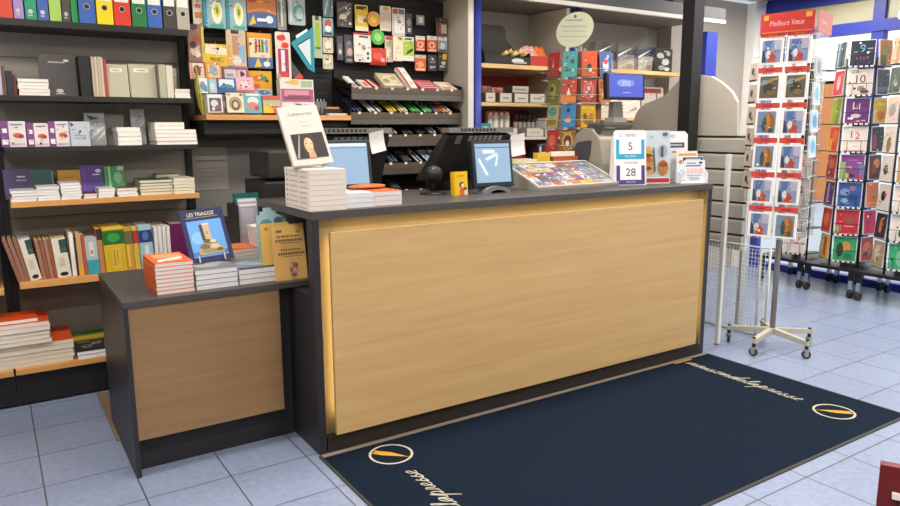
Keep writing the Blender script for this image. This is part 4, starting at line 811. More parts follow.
# black cardboard display with wooden pieces
t = thing('wooden_pen_display', 'tall black cardboard display of wooden pieces on the top gift shelf', 'display stand', (2.08, 1.47, 1.869))
b = B(); b.prism([(-.165, 0), (.26, 0), (.26, .08), (.20, .13), (.13, .19), (.12, .26), (.09, .29), (-.13, .29), (-.165, .26)], 1, .10, .115, m('#2b2927', .6)); b.build('back_card', t)
b = B(); b.box(-.165, .25, -.04, -.034, 0, .06, m('#2b2927', .6)); b.prism([(-.033, 0), (.099, 0), (.099, .27), (-.033, .07)], 0, -.165, -.160, m('#2b2927', .6)); b.box(.245, .25, -.033, .099, 0, .09, m('#2b2927', .6))
b.art(-.05, .24, 0, .06, -.04, [('e', .62, .5, .2, .3, '#cfcfd2'), ('r', .5, .2, .9, .4, '#a9acb2')]); b.build('tray', t)
for k in range(5):
    b = B(); X = .01+k*.042; b.tube([(0, 0, 0), (.03, -.03, .025)], [.013, .017], m(['#d9b870', '#c9a45a', '#e0c88a'][k % 3], .5), 10)
    tag(b.build('wooden_toy', None, (2.08+X, 1.465, 1.935+.012*(k % 2))), ['first', 'second', 'third', 'fourth', 'fifth'][k]+' pale wooden peg from the left in the black display', 'toy')
# red box of packets
t = thing('gift_box_tray', 'red open box of gift packets on the top gift shelf', 'box', (2.48, 1.50, 1.869))
b = B(); b.box(-.145, .14, -.05, -.045, 0, .075, m('#b8352a', .5)); b.box(-.145, -.14, -.044, .10, 0, .075, m('#b8352a', .5)); b.box(.135, .14, -.044, .10, 0, .075, m('#b8352a', .5)); b.box(-.145, .14, .101, .106, 0, .075, m('#b8352a', .5)); b.build('tray', t)
for k, (col, a) in enumerate((('#cf8f8a', ['#e3c6c0', '#b8504a']), ('#d49a94', ['#e6d0ca', '#c0605a']), ('#d9672a', ['#e08a4a', '#d9672a']), ('#d9601f', ['#e08040', '#d9601f']))):
    front('gift_packet', ['pink patterned gift packet leaning in the red box, left one', 'pink patterned gift packet leaning in the red box, second one', 'orange gift packet leaning in the red box, left orange one', 'orange gift packet leaning in the red box, right orange one'][k], 'pack', 2.355+k*.058, 2.43+k*.058, 1.874, 2.035, 1.475+k*.012, .02, col, [('e', .4, .6, .2, .12, a[0]), ('e', .7, .3, .15, .1, a[1]), ('r', .1, .8, .8, .86, a[0])], tilt=18, roll=-22)
# second gift shelf: boxes with white labels, red packs behind
z = 1.601
for k, (a, c, zt_, col, nm) in enumerate(((483, 494, 76, '#8f8474', 'beige upright gift pack behind the white labelled boxes, first'), (495, 505, 80, '#6d6055', 'brown upright gift pack behind the labelled boxes, second'), (506, 517, 75, '#b58f82', 'pinkish upright gift pack behind the labelled boxes, third'))):
    x0 = 1.885+(a-482)*.00886; x1 = 1.885+(c-482)*.00886
    front('gift_pack', nm, 'pack', x0, x1, z, z+.14-k*.012, 1.58, .03, col, [('e', .5, .75, .3, .12, '#a83240'), ('e', .3, .9, .2, .08, '#c9505a'), ('r', .2, .1, .8, .4, '#c9beb0')], tilt=6)
for k in range(3):
    b = B(); b.ball((0, 0, .02), (.04, .02, .022), m('#a02838', .6)); b.ball((.05, .005, .025), (.035, .02, .02), m('#b04050', .6)); b.ball((-.045, .0, .025), (.03, .018, .02), m('#8f2030', .6))
    tag(b.build('ribbon_bow', None, (1.98+k*.11, 1.66, z)), ['left', 'middle', 'right'][k]+' dark red ribbon bow at the back of the second gift shelf', 'bow')
for k, (a, c) in enumerate(((487, 496.5), (501, 513.5), (516, 531), (532.5, 549))):
    x0 = 1.875+(a-482)*.00886; x1 = 1.875+(c-482)*.00886
    b = B(); b.box(-(x1-x0)/2-.004, (x1-x0)/2+.004, 0, .1, 0, .068, m('#5d544a', .6)); b.art(-(x1-x0)/2, (x1-x0)/2, 0, .068, 0, [('r', .03, .06, .97, .97, '#cfc9ba'), ('r', .25, .4, .75, .55, '#8a8478')])
    tag(b.build('gift_box', None, ((x0+x1)/2, 1.425, z)), ['first', 'second', 'third', 'fourth'][k]+' small gift box with cream label from the left on the second gift shelf', 'box')
x0 = 1.885+(520-482)*.00886; x1 = 1.885+(538-482)*.00886
b = B(); b.box(-.08, .08, 0, .09, 0, .052, m('#4a4440', .6)); b.art(-.08, .08, 0, .052, 0, [('r', .03, .08, .97, .95, '#c2bcb0'), ('r', .15, .4, .85, .6, '#8f897e')]); tag(b.build('gift_box', None, ((x0+x1)/2, 1.51, z+.075)), 'gift box with cream label raised behind the front row of labelled boxes', 'box')
tag(B().box(-.09, .09, 0, .10, 0, .074, m('#3c3835', .6)).build('riser', None, ((x0+x1)/2, 1.535, z)), 'dark riser block under the raised labelled gift box', 'riser')
# third gift shelf
z = 1.353
front('gift_pack', 'turquoise and white pack at the left of the third gift shelf', 'pack', 1.90, 2.0, z, z+.10, 1.47, .04, '#2f8f92', [('e', .5, .6, .3, .2, '#9fd0cc'), ('r', 0, 0, .5, .4, '#cfd6d4')])
for k in range(4):
    front('gift_pack', ['first', 'second', 'third', 'fourth'][k]+' white capped silver gift tube from the left on the third gift shelf', 'pack', 2.03+k*.052, 2.075+k*.052, z, z+.19, 1.55, .03, ['#b9ad9f', '#d9d4cc', '#a99a8c', '#cfc8bd'][k], [('r', 0, .85, 1, 1, '#c9443c'), ('e', .5, .9, .3, .05, '#e6dedb'), ('r', .3, .1, .7, .7, '#e3e0da')])
for k in range(5):
    b = B(); b.tube([(0, 0, 0), (0, 0, .11)], .016, m('#8f867a', .5), 10); b.tube([(0, 0, .1101), (0, 0, .125)], [.008, .006], m('#3a3634', .5), 8); b.ball((0, 0, .15), .022, m('#2c2a2a', .5), 10, 6)
    tag(b.build('figurine', None, (2.28+k*.042, 1.54, z)), ['first', 'second', 'third', 'fourth', 'fifth'][k]+' grey figurine with black top from the left on the third gift shelf', 'figurine')
for k, X in enumerate((2.12, 2.37)):
    b = B(); b.box(-.075, .09, 0, .09, 0, .068, m('#8a8074', .6)); b.art(-.075, .09, 0, .068, 0, [('r', .02, .05, .98, .92, '#d3ccc0'), ('r', .2, .4, .8, .55, '#b9b1a4')]); tag(b.build('gift_box', None, (X, 1.425, z)), ['left', 'right'][k]+' of two wide cream labelled boxes on the third gift shelf', 'box')
for k in range(3):
    up_book('booklet', ['first', 'second', 'third'][k]+' white and blue booklet at the right end of the third gift shelf', 'book', 2.50+k*.036, 2.532+k*.036, z, z+.14, 1.45, .12, '#d6d6d4', art=[('r', .2, .1, .8, .9, '#8fb0bf')])
z = 1.131
for k in range(8):
    up_book('booklet', ['first', 'second', 'third', 'fourth', 'fifth', 'sixth', 'seventh', 'eighth'][k]+' thin dark and white booklet from the left on the fourth gift shelf', 'book', 2.42+k*.024, 2.441+k*.024, z, z+.15, 1.45, .12, ['#26262c', '#d6d2cf', '#2b3040', '#8f3030'][k % 4])
front('gift_pack', 'red gift pack standing on the fourth gift shelf', 'pack', 2.28, 2.40, z, z+.17, 1.56, .05, '#b8301f', [('e', .5, .5, .3, .2, '#c9503f')])
front('card_box', 'white card box on the fourth gift shelf beside the paper note', 'box', 2.10, 2.36, z, z+.06, 1.44, .08, '#d9d3cb')
# bay E: cellophane bags and paper goods
z = 1.881
for k, (x0, x1, h) in enumerate(((3.02, 3.26, .21), (3.27, 3.50, .205), (3.51, 3.72, .20))):
    b = B(); w = x1-x0
    b.box(-w/2+.02, w/2-.02, .01, .06, 0.0005, h*.62, m('#bcb29f', .6)); b.art(-w/2+.02, w/2-.02, 0, h*.62, .01, [('p', [(.05, .1), (.9, .5), (.9, .62), (.05, .25)], '#d6cfc0'), ('p', [(.1, .6), (.6, .95), (.5, .97), (.1, .72)], '#e3ded3'), ('e', .7, .3, .2, .15, '#a39a88')])
    o = tag(b.build('gift_bag', None, ((x0+x1)/2, 1.48, z)), ['left', 'middle', 'right'][k]+' of three clear cellophane bags of beige goods on the upper right gift shelf', 'bag', None)
    b = B(); n = 6; i = b.mi(FILM)
    b.prism([(-w/2, 0), (w/2, 0), (w/2, h*.7), (w/2-.01, h), (-w/2+.01, h), (-w/2, h*.66)], 1, .0, .07, FILM); b.build('wrapper', o)
    b = B(); b.face([(-w/2+.01, -.002, h*.5), (w*.2, -.002, h*.86), (w*.26, -.002, h*.9), (-w/2+.01, -.002, h*.6)], m('#f2efe8', .2)); b.build('pale_streak', o)  # flat off-white strip slanting across the clear wrapper
front('gift_pack', 'black and white patterned gift pack beside the cellophane bags by the black post', 'pack', 3.74, 3.96, z, z+.2, 1.50, .06, '#3f3d3c', [('e', .3, .7, .2, .12, '#c9c7c2'), ('e', .6, .45, .22, .14, '#dad8d3'), ('e', .4, .2, .2, .1, '#a9a6a2'), ('e', .75, .8, .12, .1, '#b5b2ae'), ('e', .7, .15, .15, .08, '#e0deda')])
front('card_sign', 'white card sign beside the oval shop sign above the card carousel', 'sign', 2.82, 3.0, z, z+.12, 1.45, .01, '#d2cfc9', [('r', .1, .75, .9, .8, '#8f8c88'), ('r', .1, .6, .85, .63, '#a5a29d'), ('r', .1, .5, .8, .53, '#a5a29d')], tilt=10)
b = B(); b.tube([(0, 0, 0), (0, 0, .10)], [.03, .028], m('#2b2d33', .3), 14); b.tube([(0, 0, .1001), (0, 0, .14)], [.012, .010], m('#2b2d33', .3), 12); b.ball((0, 0, .15), .02, m('#bcd0e0', .2), 10, 6); tag(b.build('bottle', None, (3.02, 1.60, z)), 'dark round bottle with pale stopper between the sign and the cellophane bags', 'bottle')
z = 1.501
for k, (x0, x1, col, a) in enumerate(((2.85, 3.12, '#c9bfb5', '#b8453a'), (3.13, 3.36, '#bdb4a8', '#d9d2c8'), (3.37, 3.60, '#cfc6bc', '#a8503f'), (3.62, 3.9, '#b9b0a5', '#8f2f2a'))):
    front('paper_pack', ['first', 'second', 'third', 'fourth'][k]+' cream and red paper pack from the left under the cellophane bag shelf', 'pack', x0, x1, z, z+.26, 1.50, .05, col, [('r', .1, .8, .9, .95, a), ('p', [(.1, .3), (.9, .55), (.9, .62), (.1, .4)], '#e0d9d0'), ('p', [(.2, .1), (.8, .3), (.75, .36)], '#a89f94'), ('r', .65, .6, .7, .9, '#55504b')], tilt=8)
z = 1.131
front('paper_pack', 'cream wrapped pack on the third shelf behind the arched grey panel', 'pack', 2.85, 3.2, z, z+.2, 1.50, .05, '#c3bab0', [('r', .2, .6, .8, .8, '#a0392f')])

# ------------------------------------------------------------------ things on the main counter
ZC = 1.0805
stack(8, .168, .285, .0217, .085, .150, ZC, 'paperback', 'thick white paperback', 'at the left corner of the main counter', '#e3d9d0', '#ded3c8', 'L', 'white paperbacks on the main counter', jit=.0012,
      spineart=[('r', .06, .3, .14, .7, '#a9a09c'), ('r', .2, .38, .55, .62, '#b5aba6'), ('r', .62, .38, .9, .62, '#b5aba6')])
# the one shown upright on a wire stand
t = thing('display_book', 'white book with a dark portrait photo tilted back on top of the white paperbacks', 'book', (.070, .115, ZC+.1736+.018), (R(-31), R(-5), R(-4)))
b = B(); w, h, d = .178, .288, .022
CW = m('#bdb5ae', .5)
b.box(-w/2, w/2, 0, .0015, 0, h, CW); b.box(-w/2, -w/2+.0015, .0015, d, 0, h, CW); b.box(-w/2, w/2, d, d+.0015, 0, h, CW)
NV = '#5f5464'
b.art(-w/2, w/2, 0, h, 0, [('t', 'Catherine Nay', .52, .86, .082, NV, .78, .2), ('t', 'Souvenirs,', .54, .72, .036, '#776c7c', 1, .15), ('t', 'souvenirs...', .6, .655, .036, '#776c7c', 1, .15), ('r', .13, .1, .93, .52, '#26221f'),
      ('p', [(.2, .1), (.36, .5), (.33, .5), (.15, .12)], '#8e8a86'), ('p', [(.33, .3), (.36, .47), (.5, .52), (.66, .44), (.69, .3), (.66, .14), (.5, .1), (.38, .12)], '#3a2a20'), ('p', [(.44, .1), (.62, .1), (.6, .22), (.46, .22)], '#b98a68'),
      ('e', .5, .31, .105, .135, '#c99e7e'), ('e', .54, .33, .07, .1, '#d5ae90'), ('p', [(.37, .36), (.44, .46), (.56, .46), (.64, .36), (.66, .48), (.5, .515), (.36, .47)], '#3a2a20'), ('r', .43, .335, .48, .345, '#3b2a22'), ('r', .54, .33, .59, .34, '#3b2a22'), ('p', [(.5, .33), (.525, .27), (.49, .27)], '#b58768'), ('e', .515, .235, .03, .008, '#9a4f45')])
b.build('cover', t); B().box(-w/2+.002, w/2-.003, .002, d-.0005, .003, h-.003, PAGE).build('page_block', t)
b = B()
for s in (-1, 1):
    b.tube([(s*.055, -.03, -.018), (s*.055, -.012, -.008), (s*.05, .03, -.004), (s*.05, .04, .12)], .0022, STEEL, 6)
b.tube([(-.055, -.03, -.018), (.055, -.03, -.018)], .0022, STEEL, 6); b.tube([(-.05, .04, .12), (.05, .04, .12)], .0022, STEEL, 6)
b.build('wire_easel', t)
stack(3, .142, .2, .0215, .243, .135, ZC, 'leaflet_pile', 'white leaflet pad', 'right of the white paperbacks', '#d6d4d8', '#d9d8dc', None, cat='leaflets', parts=False, jit=.002)
stack(3, .142, .17, .0215, .392, .135, ZC, 'leaflet_pile', 'pink tinted leaflet pad', 'on the main counter', ['#d9cfcf', '#d9cfcf', '#c9652f'], '#dcd2d2', None, cat='leaflets', parts=False, jit=.002)
front('card_box', 'dark grey flat case lying behind the white leaflet pads', 'case', .19, .36, ZC, ZC+.055, .25, .08, '#4b4b50')
b = B(); b.ball((0, 0, .012), (.10, .045, .011), m('#d9642a', .4), 20, 8); tag(b.build('leaflet', None, (.36, .20, ZC+.0646), (0, 0, R(4))), 'orange curled leaflet on top of the leaflet pads', 'leaflet')

SCR = emit('#a9cdec', 0.8)
def display(name, label, x, y, z, w, h, bezel, content, lean=8, base='arch'):
    t = thing(name, label, 'monitor', (x, y, ZC))
    tl = Matrix.Translation((0, 0, z)) @ Matrix.Rotation(R(-lean), 4, 'X')
    b = rbox(-w/2, w/2, 0, .035, 0, h, m('#1c222c', .35), .006); b.bm.transform(tl); b.build('bezel', t)
    b = B(); b.art(-w/2, w/2, 0, h, -.0005, [('r', .07, .1, .93, .93, SCR)] + content); b.bm.transform(tl); b.build('screen', t)
    b = B(); b.prism([(-.03, .0), (.03, 0), (.02, z+h*.25), (-.02, z+h*.25)], 1, .045, .075, m('#2a2c30', .4)); b.build('neck', t)
    b = B(); n = 14
    for k in range(n):
        a, c = math.pi*k/n, math.pi*(k+1)/n
        P = lambda q, r1, r2, y_: (math.cos(q)*r1, y_, math.sin(q)*r2)
        for f in ([P(a, .085, .036, -.03), P(c, .085, .036, -.03), P(c, .05, .016, -.03), P(a, .05, .016, -.03)], [P(a, .085, .036, -.03), P(a, .085, .036, .08), P(c, .085, .036, .08), P(c, .085, .036, -.03)], [P(c, .05, .016, -.03), P(c, .05, .016, .08), P(a, .05, .016, .08), P(a, .05, .016, -.03)]): b.face(f, m('#6f7174', .4), True)
    b.build('stand', t)
    return t
display('customer_display', 'small customer screen with a pale blue till page, behind the leaflet pads', .325, .33, .055, .27, .235, None,
        [('r', .09, .87, .91, .92, '#c7dcec'), ('r', .09, .83, .91, .84, '#3f5a70')])
display('customer_display', 'small customer screen with a pale blue page, beside the yellow booklet', 1.152, .275, .03, .262, .247, None,
        [('r', .07, .84, .93, .855, '#2d4660'), ('r', .25, .72, .55, .8, '#d3e6f2'), ('p', [(.12, .6), (.3, .25), (.36, .27), (.17, .62)], '#cfe3f0'), ('p', [(.3, .62), (.6, .74), (.62, .68), (.34, .56)], '#c5deee'), ('p', [(.52, .45), (.6, .68), (.64, .68), (.58, .44)], '#c5deee')])
# yellow booklet
front('booklet', 'yellow booklet with a small cartoon figure standing against the screen', 'booklet', .868, .958, ZC, ZC+.122, .245, .022, '#d9ae12',
      [('r', .3, .78, .8, .86, '#c9861f'), ('e', .6, .45, .17, .12, '#2b2320'), ('e', .64, .42, .1, .09, '#e6d3bd'), ('p', [(.42, .02), (.7, .02), (.72, .28), (.5, .32)], '#c9571f'), ('r', .74, .03, .95, .22, '#c9c4b5'), ('e', .8, .28, .1, .06, '#3a3230'), ('r', .0, 0, .12, 1, '#c99a10')], tilt=4)
# POS terminals seen from behind
def terminal(label, x, y, wide=.40):
    t = thing('till_terminal', label, 'till', (x, y, ZC)); w = wide/2
    DK = m('#252423', .45); GY = m('#6c6a66', .45)
    b = B(); b.hexa([(-w-.03, .02, .05), (w+.03, .02, .05), (w+.03, .17, .05), (-w-.03, .17, .05), (-w, -.14, .30), (w, -.14, .30), (w, -.09, .315), (-w, -.09, .315)], DK); b.bev(.004); b.build('screen_back', t)
    b = B(); b.box(-w-.005, w+.005, -.152, -.085, .3155, .342, GY)
    for k in range(10): b.box(-w+.07+k*.024, -w+.085+k*.024, -.1525, -.1521, .322, .337, BLACK)
    b.build('top_strip', t)
    b = B()
    b.hexa([(-w+.05, -.118, .255), (-w+.085, -.118, .255), (-w+.085, -.10, .255), (-w+.05, -.10, .255), (-w+.05, -.150, .30), (-w+.085, -.150, .30), (-w+.085, -.13, .30), (-w+.05, -.13, .30)], GY); b.build('vent', t)
    b = B()
    for k in range(7):
        X = -w+.13+k*.033; b.hexa([(X, -.130, .272), (X+.022, -.130, .272), (X+.022, -.115, .272), (X, -.115, .272), (X, -.149, .298), (X+.022, -.149, .298), (X+.022, -.13, .298), (X, -.13, .298)], m('#8a8883', .4))
    b.build('port_row', t)
    b = B(); b.box(-w*.7, w*.7, -.02, .2, 0, .05, DK); b.build('base', t)
    return t
def note(x, y, z, label, roll, w=.085, h=.105):
    b = B(); n = 5
    for k in range(n):
        f = lambda q: .014*math.sin(q*2.2)
        b.face([(-w/2, f(k/n), -h*k/n), (-w/2, f((k+1)/n), -h*(k+1)/n), (w/2, f((k+1)/n)+.004, -h*(k+1)/n), (w/2, f(k/n)+.004, -h*k/n)], m('#e9e6df', .7))
    b.art(-w/2, w/2, -h, 0, -.006, [])
    tag(b.build('paper_note', None, (x, y, z), (0, R(roll), 0)), label, 'note')
terminal('black till terminal seen from behind, above the left customer screen', .42, .63, .44)
terminal('black till terminal seen from behind, left of the ticket showcase', 1.17, .57, .42)
note(.545, .455, 1.405, 'curled white paper note stuck to the left till terminal', -12)
note(1.405, .40, 1.385, 'white paper note stuck to the right till terminal', -8, .10, .12)
# scanner on a stand
t = thing('barcode_scanner', 'black handheld scanner on its round stand left of the yellow booklet', 'scanner', (.845, .40, ZC))
b = B(); b.tube([(0, 0, 0), (0, 0, .008), (0, 0, .018)], [.075, .07, .02], m('#1d1c1c', .4), 20); b.build('base', t)
b = B(); b.tube([(0, 0, .0185), (0, .01, .05), (0, -.005, .075)], .011, m('#1d1c1c', .4), 10); b.build('neck', t)
b = B(); b.ball((0, -.005, .105), (.048, .04, .045), m('#232222', .4), 16, 10); b.build('head', t)
front('receipt', 'white paper slip by the scanner stand', 'paper', .985, 1.055, ZC, ZC+.045, .40, .02, '#d3d2d0', tilt=25)
# ticket showcase
t = thing('ticket_showcase', 'wedge shaped counter showcase of colourful scratch tickets under clear cover', 'showcase', (1.72, .215, ZC))
SH = m('#8f8b82', .4)
L_, D_, H0, H1 = .315, .31, .012, .13
b = B(); b.hexa([(-L_, 0, 0), (L_, 0, 0), (L_, D_, 0), (-L_, D_, 0), (-L_, 0, H0), (L_, 0, H0), (L_, D_, H1), (-L_, D_, H1)], SH); b.build('base_tray', t)
Mt = Matrix.Translation((0, 0, H0)) @ Matrix.Rotation(math.atan2(H1-H0, D_), 4, 'X')
sl = math.hypot(H1-H0, D_)
rr = random.Random(3)
TC_ = ['#8a5d92', '#c9b48a', '#c9a5ad', '#6d7f9f', '#b8b4c4', '#d9d3d6', '#a04a5a', '#d9b83f', '#7fa39a', '#c97a4a', '#54607a', '#e0d9c9', '#9a6a4a']
for r_ in range(5):
    for c_ in range(9):
        X = -L_+.025+c_*.0645; Y = .02+r_*.061
        col = '#d9b32a' if (r_ == 0 and c_ in (5, 6)) else ('#8f99b2' if (c_ > 6 and r_ > 0) else rr.choice(TC_))
        b = B(); b.box(X, X+.058, Y, Y+.054, .001, .0022, col)
        for q in range(3):
            u, v = rr.uniform(.01, .045), rr.uniform(.012, .042)
            b.ell(Mt.__class__.Translation((X+u, Y+v, .0024+q*.0003)), 0, 0, rr.uniform(.006, .013), rr.uniform(.005, .011), rr.choice(TC_), 10)
        b.box(X+.004, X+.05, Y+.002, Y+.009, .0023, .0026, rr.choice(TC_))
        b.bm.transform(Mt)
        o = b.build('scratch_ticket', None, (1.72, .215, ZC))
        tag(o, 'colourful scratch ticket in the counter showcase, '+['front', 'second', 'third', 'fourth', 'back'][r_]+' row, '+['first', 'second', 'third', 'fourth', 'fifth', 'sixth', 'seventh', 'eighth', 'ninth'][c_]+' from the left', 'ticket', 'scratch tickets in the showcase')
b = B()
for (a, c, d, e) in ((-L_, L_, 0, .012), (-L_, L_, sl-.012, sl), (-L_, -L_+.012, .0121, sl-.0121), (L_-.012, L_, .0121, sl-.0121)): b.box(a, c, d, e, .0, .010, m('#b9b5ab', .4))
b.bm.transform(Mt); b.build('rim', t)
b = B(); b.box(-L_+.013, L_-.013, .013, sl-.013, .0075, .0085, glassmat('ticket_cover', (.97, .97, .97, 1), .06)); b.bm.transform(Mt); b.build('clear_cover', t)
front('ticket_strip', 'row of cream tickets standing behind the showcase, left one', 'tickets', 1.45, 1.66, ZC, ZC+.155, .54, .02, '#d9cba0', [('r', 0, .7, 1, .78, '#b98a4a')])
front('ticket_strip', 'brown red flat box behind the right end of the showcase', 'box', 1.80, 2.0, ZC, ZC+.165, .55, .05, '#a8552a', [('r', .05, .6, .95, .9, '#b9622f')])
front('ticket_strip', 'yellow ticket box behind the middle of the showcase', 'box', 1.68, 1.78, ZC, ZC+.19, .56, .04, '#d0a92a', [('r', .1, .3, .9, .5, '#c98a3a')])
front('ticket_strip', 'white card strip behind the showcase beside the yellow box', 'card', 1.79, 1.98, ZC+.166, ZC+.195, .56, .02, '#d8d2c6')
# lottery terminal
t = thing('lottery_terminal', 'beige grey lottery terminal with tilted dark screen and rounded side', 'terminal', (2.27, .53, ZC))
GRB = m('#8e887c', .45)
b = B(); b.prism([(-.02, 0), (.14, 0), (.15, .22), (.12, .30), (.06, .335), (-.02, .33), (-.09, .27), (-.13, .12), (-.13, 0)], 0, -.20, .16, GRB); b.bev(.006); b.build('housing', t)
b = B(); b.hexa([(-.24, .03, .13), (-.215, .0, .13), (-.215, .15, .13), (-.24, .16, .13), (-.17, -.07, .355), (-.15, -.09, .36), (-.14, .04, .36), (-.16, .05, .36)], m('#3c3c3f', .4))
b.box(-.16, .16, -.09, .05, .352, .37, m('#5d5c58', .4)); b.build('screen_frame', t)
b = B(); b.box(-.03, .09, -.04, .04, .371, .40, GRB); b.prism([(-.02, .401), (.075, .401), (.06, .50), (-.015, .50)], 1, -.02, .02, m('#6f6b62', .45)); b.build('neck', t)
t2 = thing('lottery_screen', 'small blue screen with white logo on top of the lottery terminal', 'monitor', (2.325, .47, ZC+.512), (R(-4), 0, R(-6)))
b = rbox(-.155, .155, 0, .04, 0, .165, m('#15161f', .35), .008); b.build('bezel', t2)
b = B(); b.art(-.155, .155, 0, .165, -.0005, [('r', .06, .1, .94, .93, emit('#3a55dd', .9)), ('e', .42, .62, .16, .14, emit('#8fa9ee', .9)), ('e', .58, .62, .13, .13, emit('#7f9aea', .9)), ('t', 'FDJ', .5, .6, .24, emit('#eef3ff', .9)), ('r', .4, .24, .6, .28, emit('#9fb0ee', .9))]); b.build('screen', t2)
# game boards at the right end of the counter
t = thing('jackpot_board', 'white jackpot board showing 5 in blue and 28 in purple', 'sign', (2.085, .185, ZC), (R(-7), 0, R(-24)))
b = B(); w, h = .20, .325
b.prism([(-w/2, 0), (w/2, 0), (w/2, h-.012), (w/2-.012, h), (-w/2+.012, h), (-w/2, h-.012)], 1, 0, .004, m('#e6e4e6', .4)); b.build('board', t)
b = B(); b.hexa([(-w/2, .0045, 0), (-w/2+.003, .0045, 0), (-w/2+.003, .09, 0), (-w/2, .09, 0), (-w/2, .0045, h-.012), (-w/2+.003, .0045, h-.012), (-w/2+.003, .045, h*.78), (-w/2, .045, h*.78)], m('#e0dedc', .4)); b.build('side_wing', t)
b = B(); NB = '#2b3350'
b.art(-w/2, w/2, 0, h, 0, [('t', 'KENO', .52, .905, .075, NB, .95), ('e', .2, .91, .05, .03, '#8aa7b5'), ('e', .2, .91, .03, .018, '#e6e4e6'), ('r', .06, .48, .94, .83, '#2f9fc4'), ('r', .16, .57, .84, .84, '#e9e7e9'), ('t', '5', .5, .7, .2, '#3a3d42'), ('t', 'MILLIONS', .5, .525, .055, '#dff1f7', .9), ('t', 'EUROMILLIONS', .52, .41, .042, '#5a5560', .85), ('r', .06, .02, .94, .36, '#4a3a80'), ('r', .17, .1, .83, .37, '#e9e7e9'), ('t', '28', .5, .23, .2, '#3a3d42'), ('t', 'MILLIONS', .5, .06, .045, '#cfc9e6', .9)])
b.build('printed_face', t)
front('lottery_poster', 'pale blue poster of a burger on a counter stand between two white boards', 'poster', 2.19, 2.40, ZC, ZC+.32, .195, .02, '#c3cdd4',
      [('r', 0, 0, 1, .12, '#e4e3e3'), ('r', .1, .02, .98, .1, '#b8323a'), ('p', [(.04, .14), (.52, .18), (.42, .7), (.0, .72)], '#d0a870'), ('e', .27, .6, .2, .045, '#caa02f'), ('e', .27, .53, .19, .04, '#6a4a24'), ('e', .27, .44, .2, .06, '#b5652a'), ('e', .27, .36, .2, .05, '#c98a3f'), ('e', .27, .29, .17, .04, '#7a4a2a'), ('p', [(.5, .2), (.56, .24), (.5, .7), (.46, .66)], '#5a5f66'), ('e', .76, .62, .14, .12, '#9aa7b0'), ('r', .7, .5, .78, .7, '#4c5058'), ('e', .78, .3, .16, .15, '#b5743a'), ('e', .78, .36, .14, .05, '#8a4a2a'), ('r', .75, .9, .9, .96, '#4a6076'), ('e', .4, .88, .06, .03, '#aab6bd')], tilt=4, rz=-24)
t = thing('lottery_board', 'white tall board with black lettering right of the burger poster', 'sign', (2.495, .19, ZC), (R(-5), 0, R(-24)))
w, h = .15, .315
b = B(); b.prism([(-w/2, 0), (w/2, 0), (w/2, h-.02), (w/2-.02, h), (-w/2+.012, h), (-w/2, h-.012)], 1, 0, .012, m('#e4e2e2', .4)); b.build('board', t)
b = B(); b.art(-w/2, w/2, 0, h, 0, [('t', 'HO', .3, .9, .085, '#3a3c42', 1.1), ('r', .1, .68, .85, .78, '#46485a'), ('r', .2, .715, .75, .745, '#b9b9c4'), ('r', .3, .58, .8, .61, '#7a7a80'), ('e', .45, .3, .35, .12, '#cfdbe2'), ('r', .2, .03, .35, .06, '#9a9a9c'), ('r', .55, .03, .65, .06, '#9a9a9c')]); b.build('printed_face', t)
t = thing('slip_holder', 'clear counter holder with white bet slips and orange topped leaflets', 'leaflet holder', (2.505, .06, ZC), (0, 0, R(-16)))
b = B(); b.prism([(0, 0), (.06, 0), (.06, .10), (.0, .06)], 0, -.095, -.092, m('#d9dde0', .3)); b.prism([(0, 0), (.06, 0), (.06, .10), (.0, .06)], 0, .092, .095, m('#d9dde0', .3)); b.box(-.0915, .0915, 0, .06, 0, .004, m('#d9dde0', .3)); b.build('holder', t)
front('bet_slips', 'pale blue white leaflet at the left of the slip holder', 'leaflet', 2.405, 2.485, ZC+.0045, ZC+.12, .098, .006, '#dfe3e6', [('e', .4, .5, .3, .2, '#b9cfdc'), ('r', .2, .1, .8, .14, '#9aa6b0')], tilt=5, rz=-16)
front('bet_slips', 'orange and white leaflet standing in the slip holder, rear one', 'leaflet', 2.425, 2.575, ZC+.0045, ZC+.195, .108, .006, '#dcd6d2', [('r', .1, .84, .95, .93, '#cf9a5a'), ('e', .3, .65, .2, .08, '#cf7a4a'), ('r', .2, .5, .9, .54, '#b5a9a4')], tilt=6, rz=-16)
front('bet_slips', 'navy headed leaflet standing in the slip holder, middle one', 'leaflet', 2.46, 2.61, ZC+.0045, ZC+.16, .092, .006, '#dcdce2', [('r', .02, .82, .98, .98, '#3a3f5f'), ('r', .15, .87, .85, .92, '#c3c6d6')], tilt=6, rz=-16)
front('bet_slips', 'white bet slip with blue stripe and pink grid at the front of the slip holder', 'leaflet', 2.455, 2.60, ZC+.0045, ZC+.14, .074, .008, '#e6e4e6', [('r', .05, .72, .8, .78, '#4a68ae'), ('e', .78, .88, .1, .06, '#3f5574'), ('r', .1, .84, .55, .9, '#8a8fa6'), ('r', .1, .42, .9, .64, '#e2c0bf'), ('r', .2, .46, .25, .62, '#e9dcdc'), ('r', .4, .46, .45, .62, '#e9dcdc'), ('r', .6, .46, .65, .62, '#e9dcdc'), ('r', .1, .3, .8, .34, '#9aa6bb'), ('r', .2, .1, .7, .24, '#a9c0d2')], tilt=5, rz=-16)

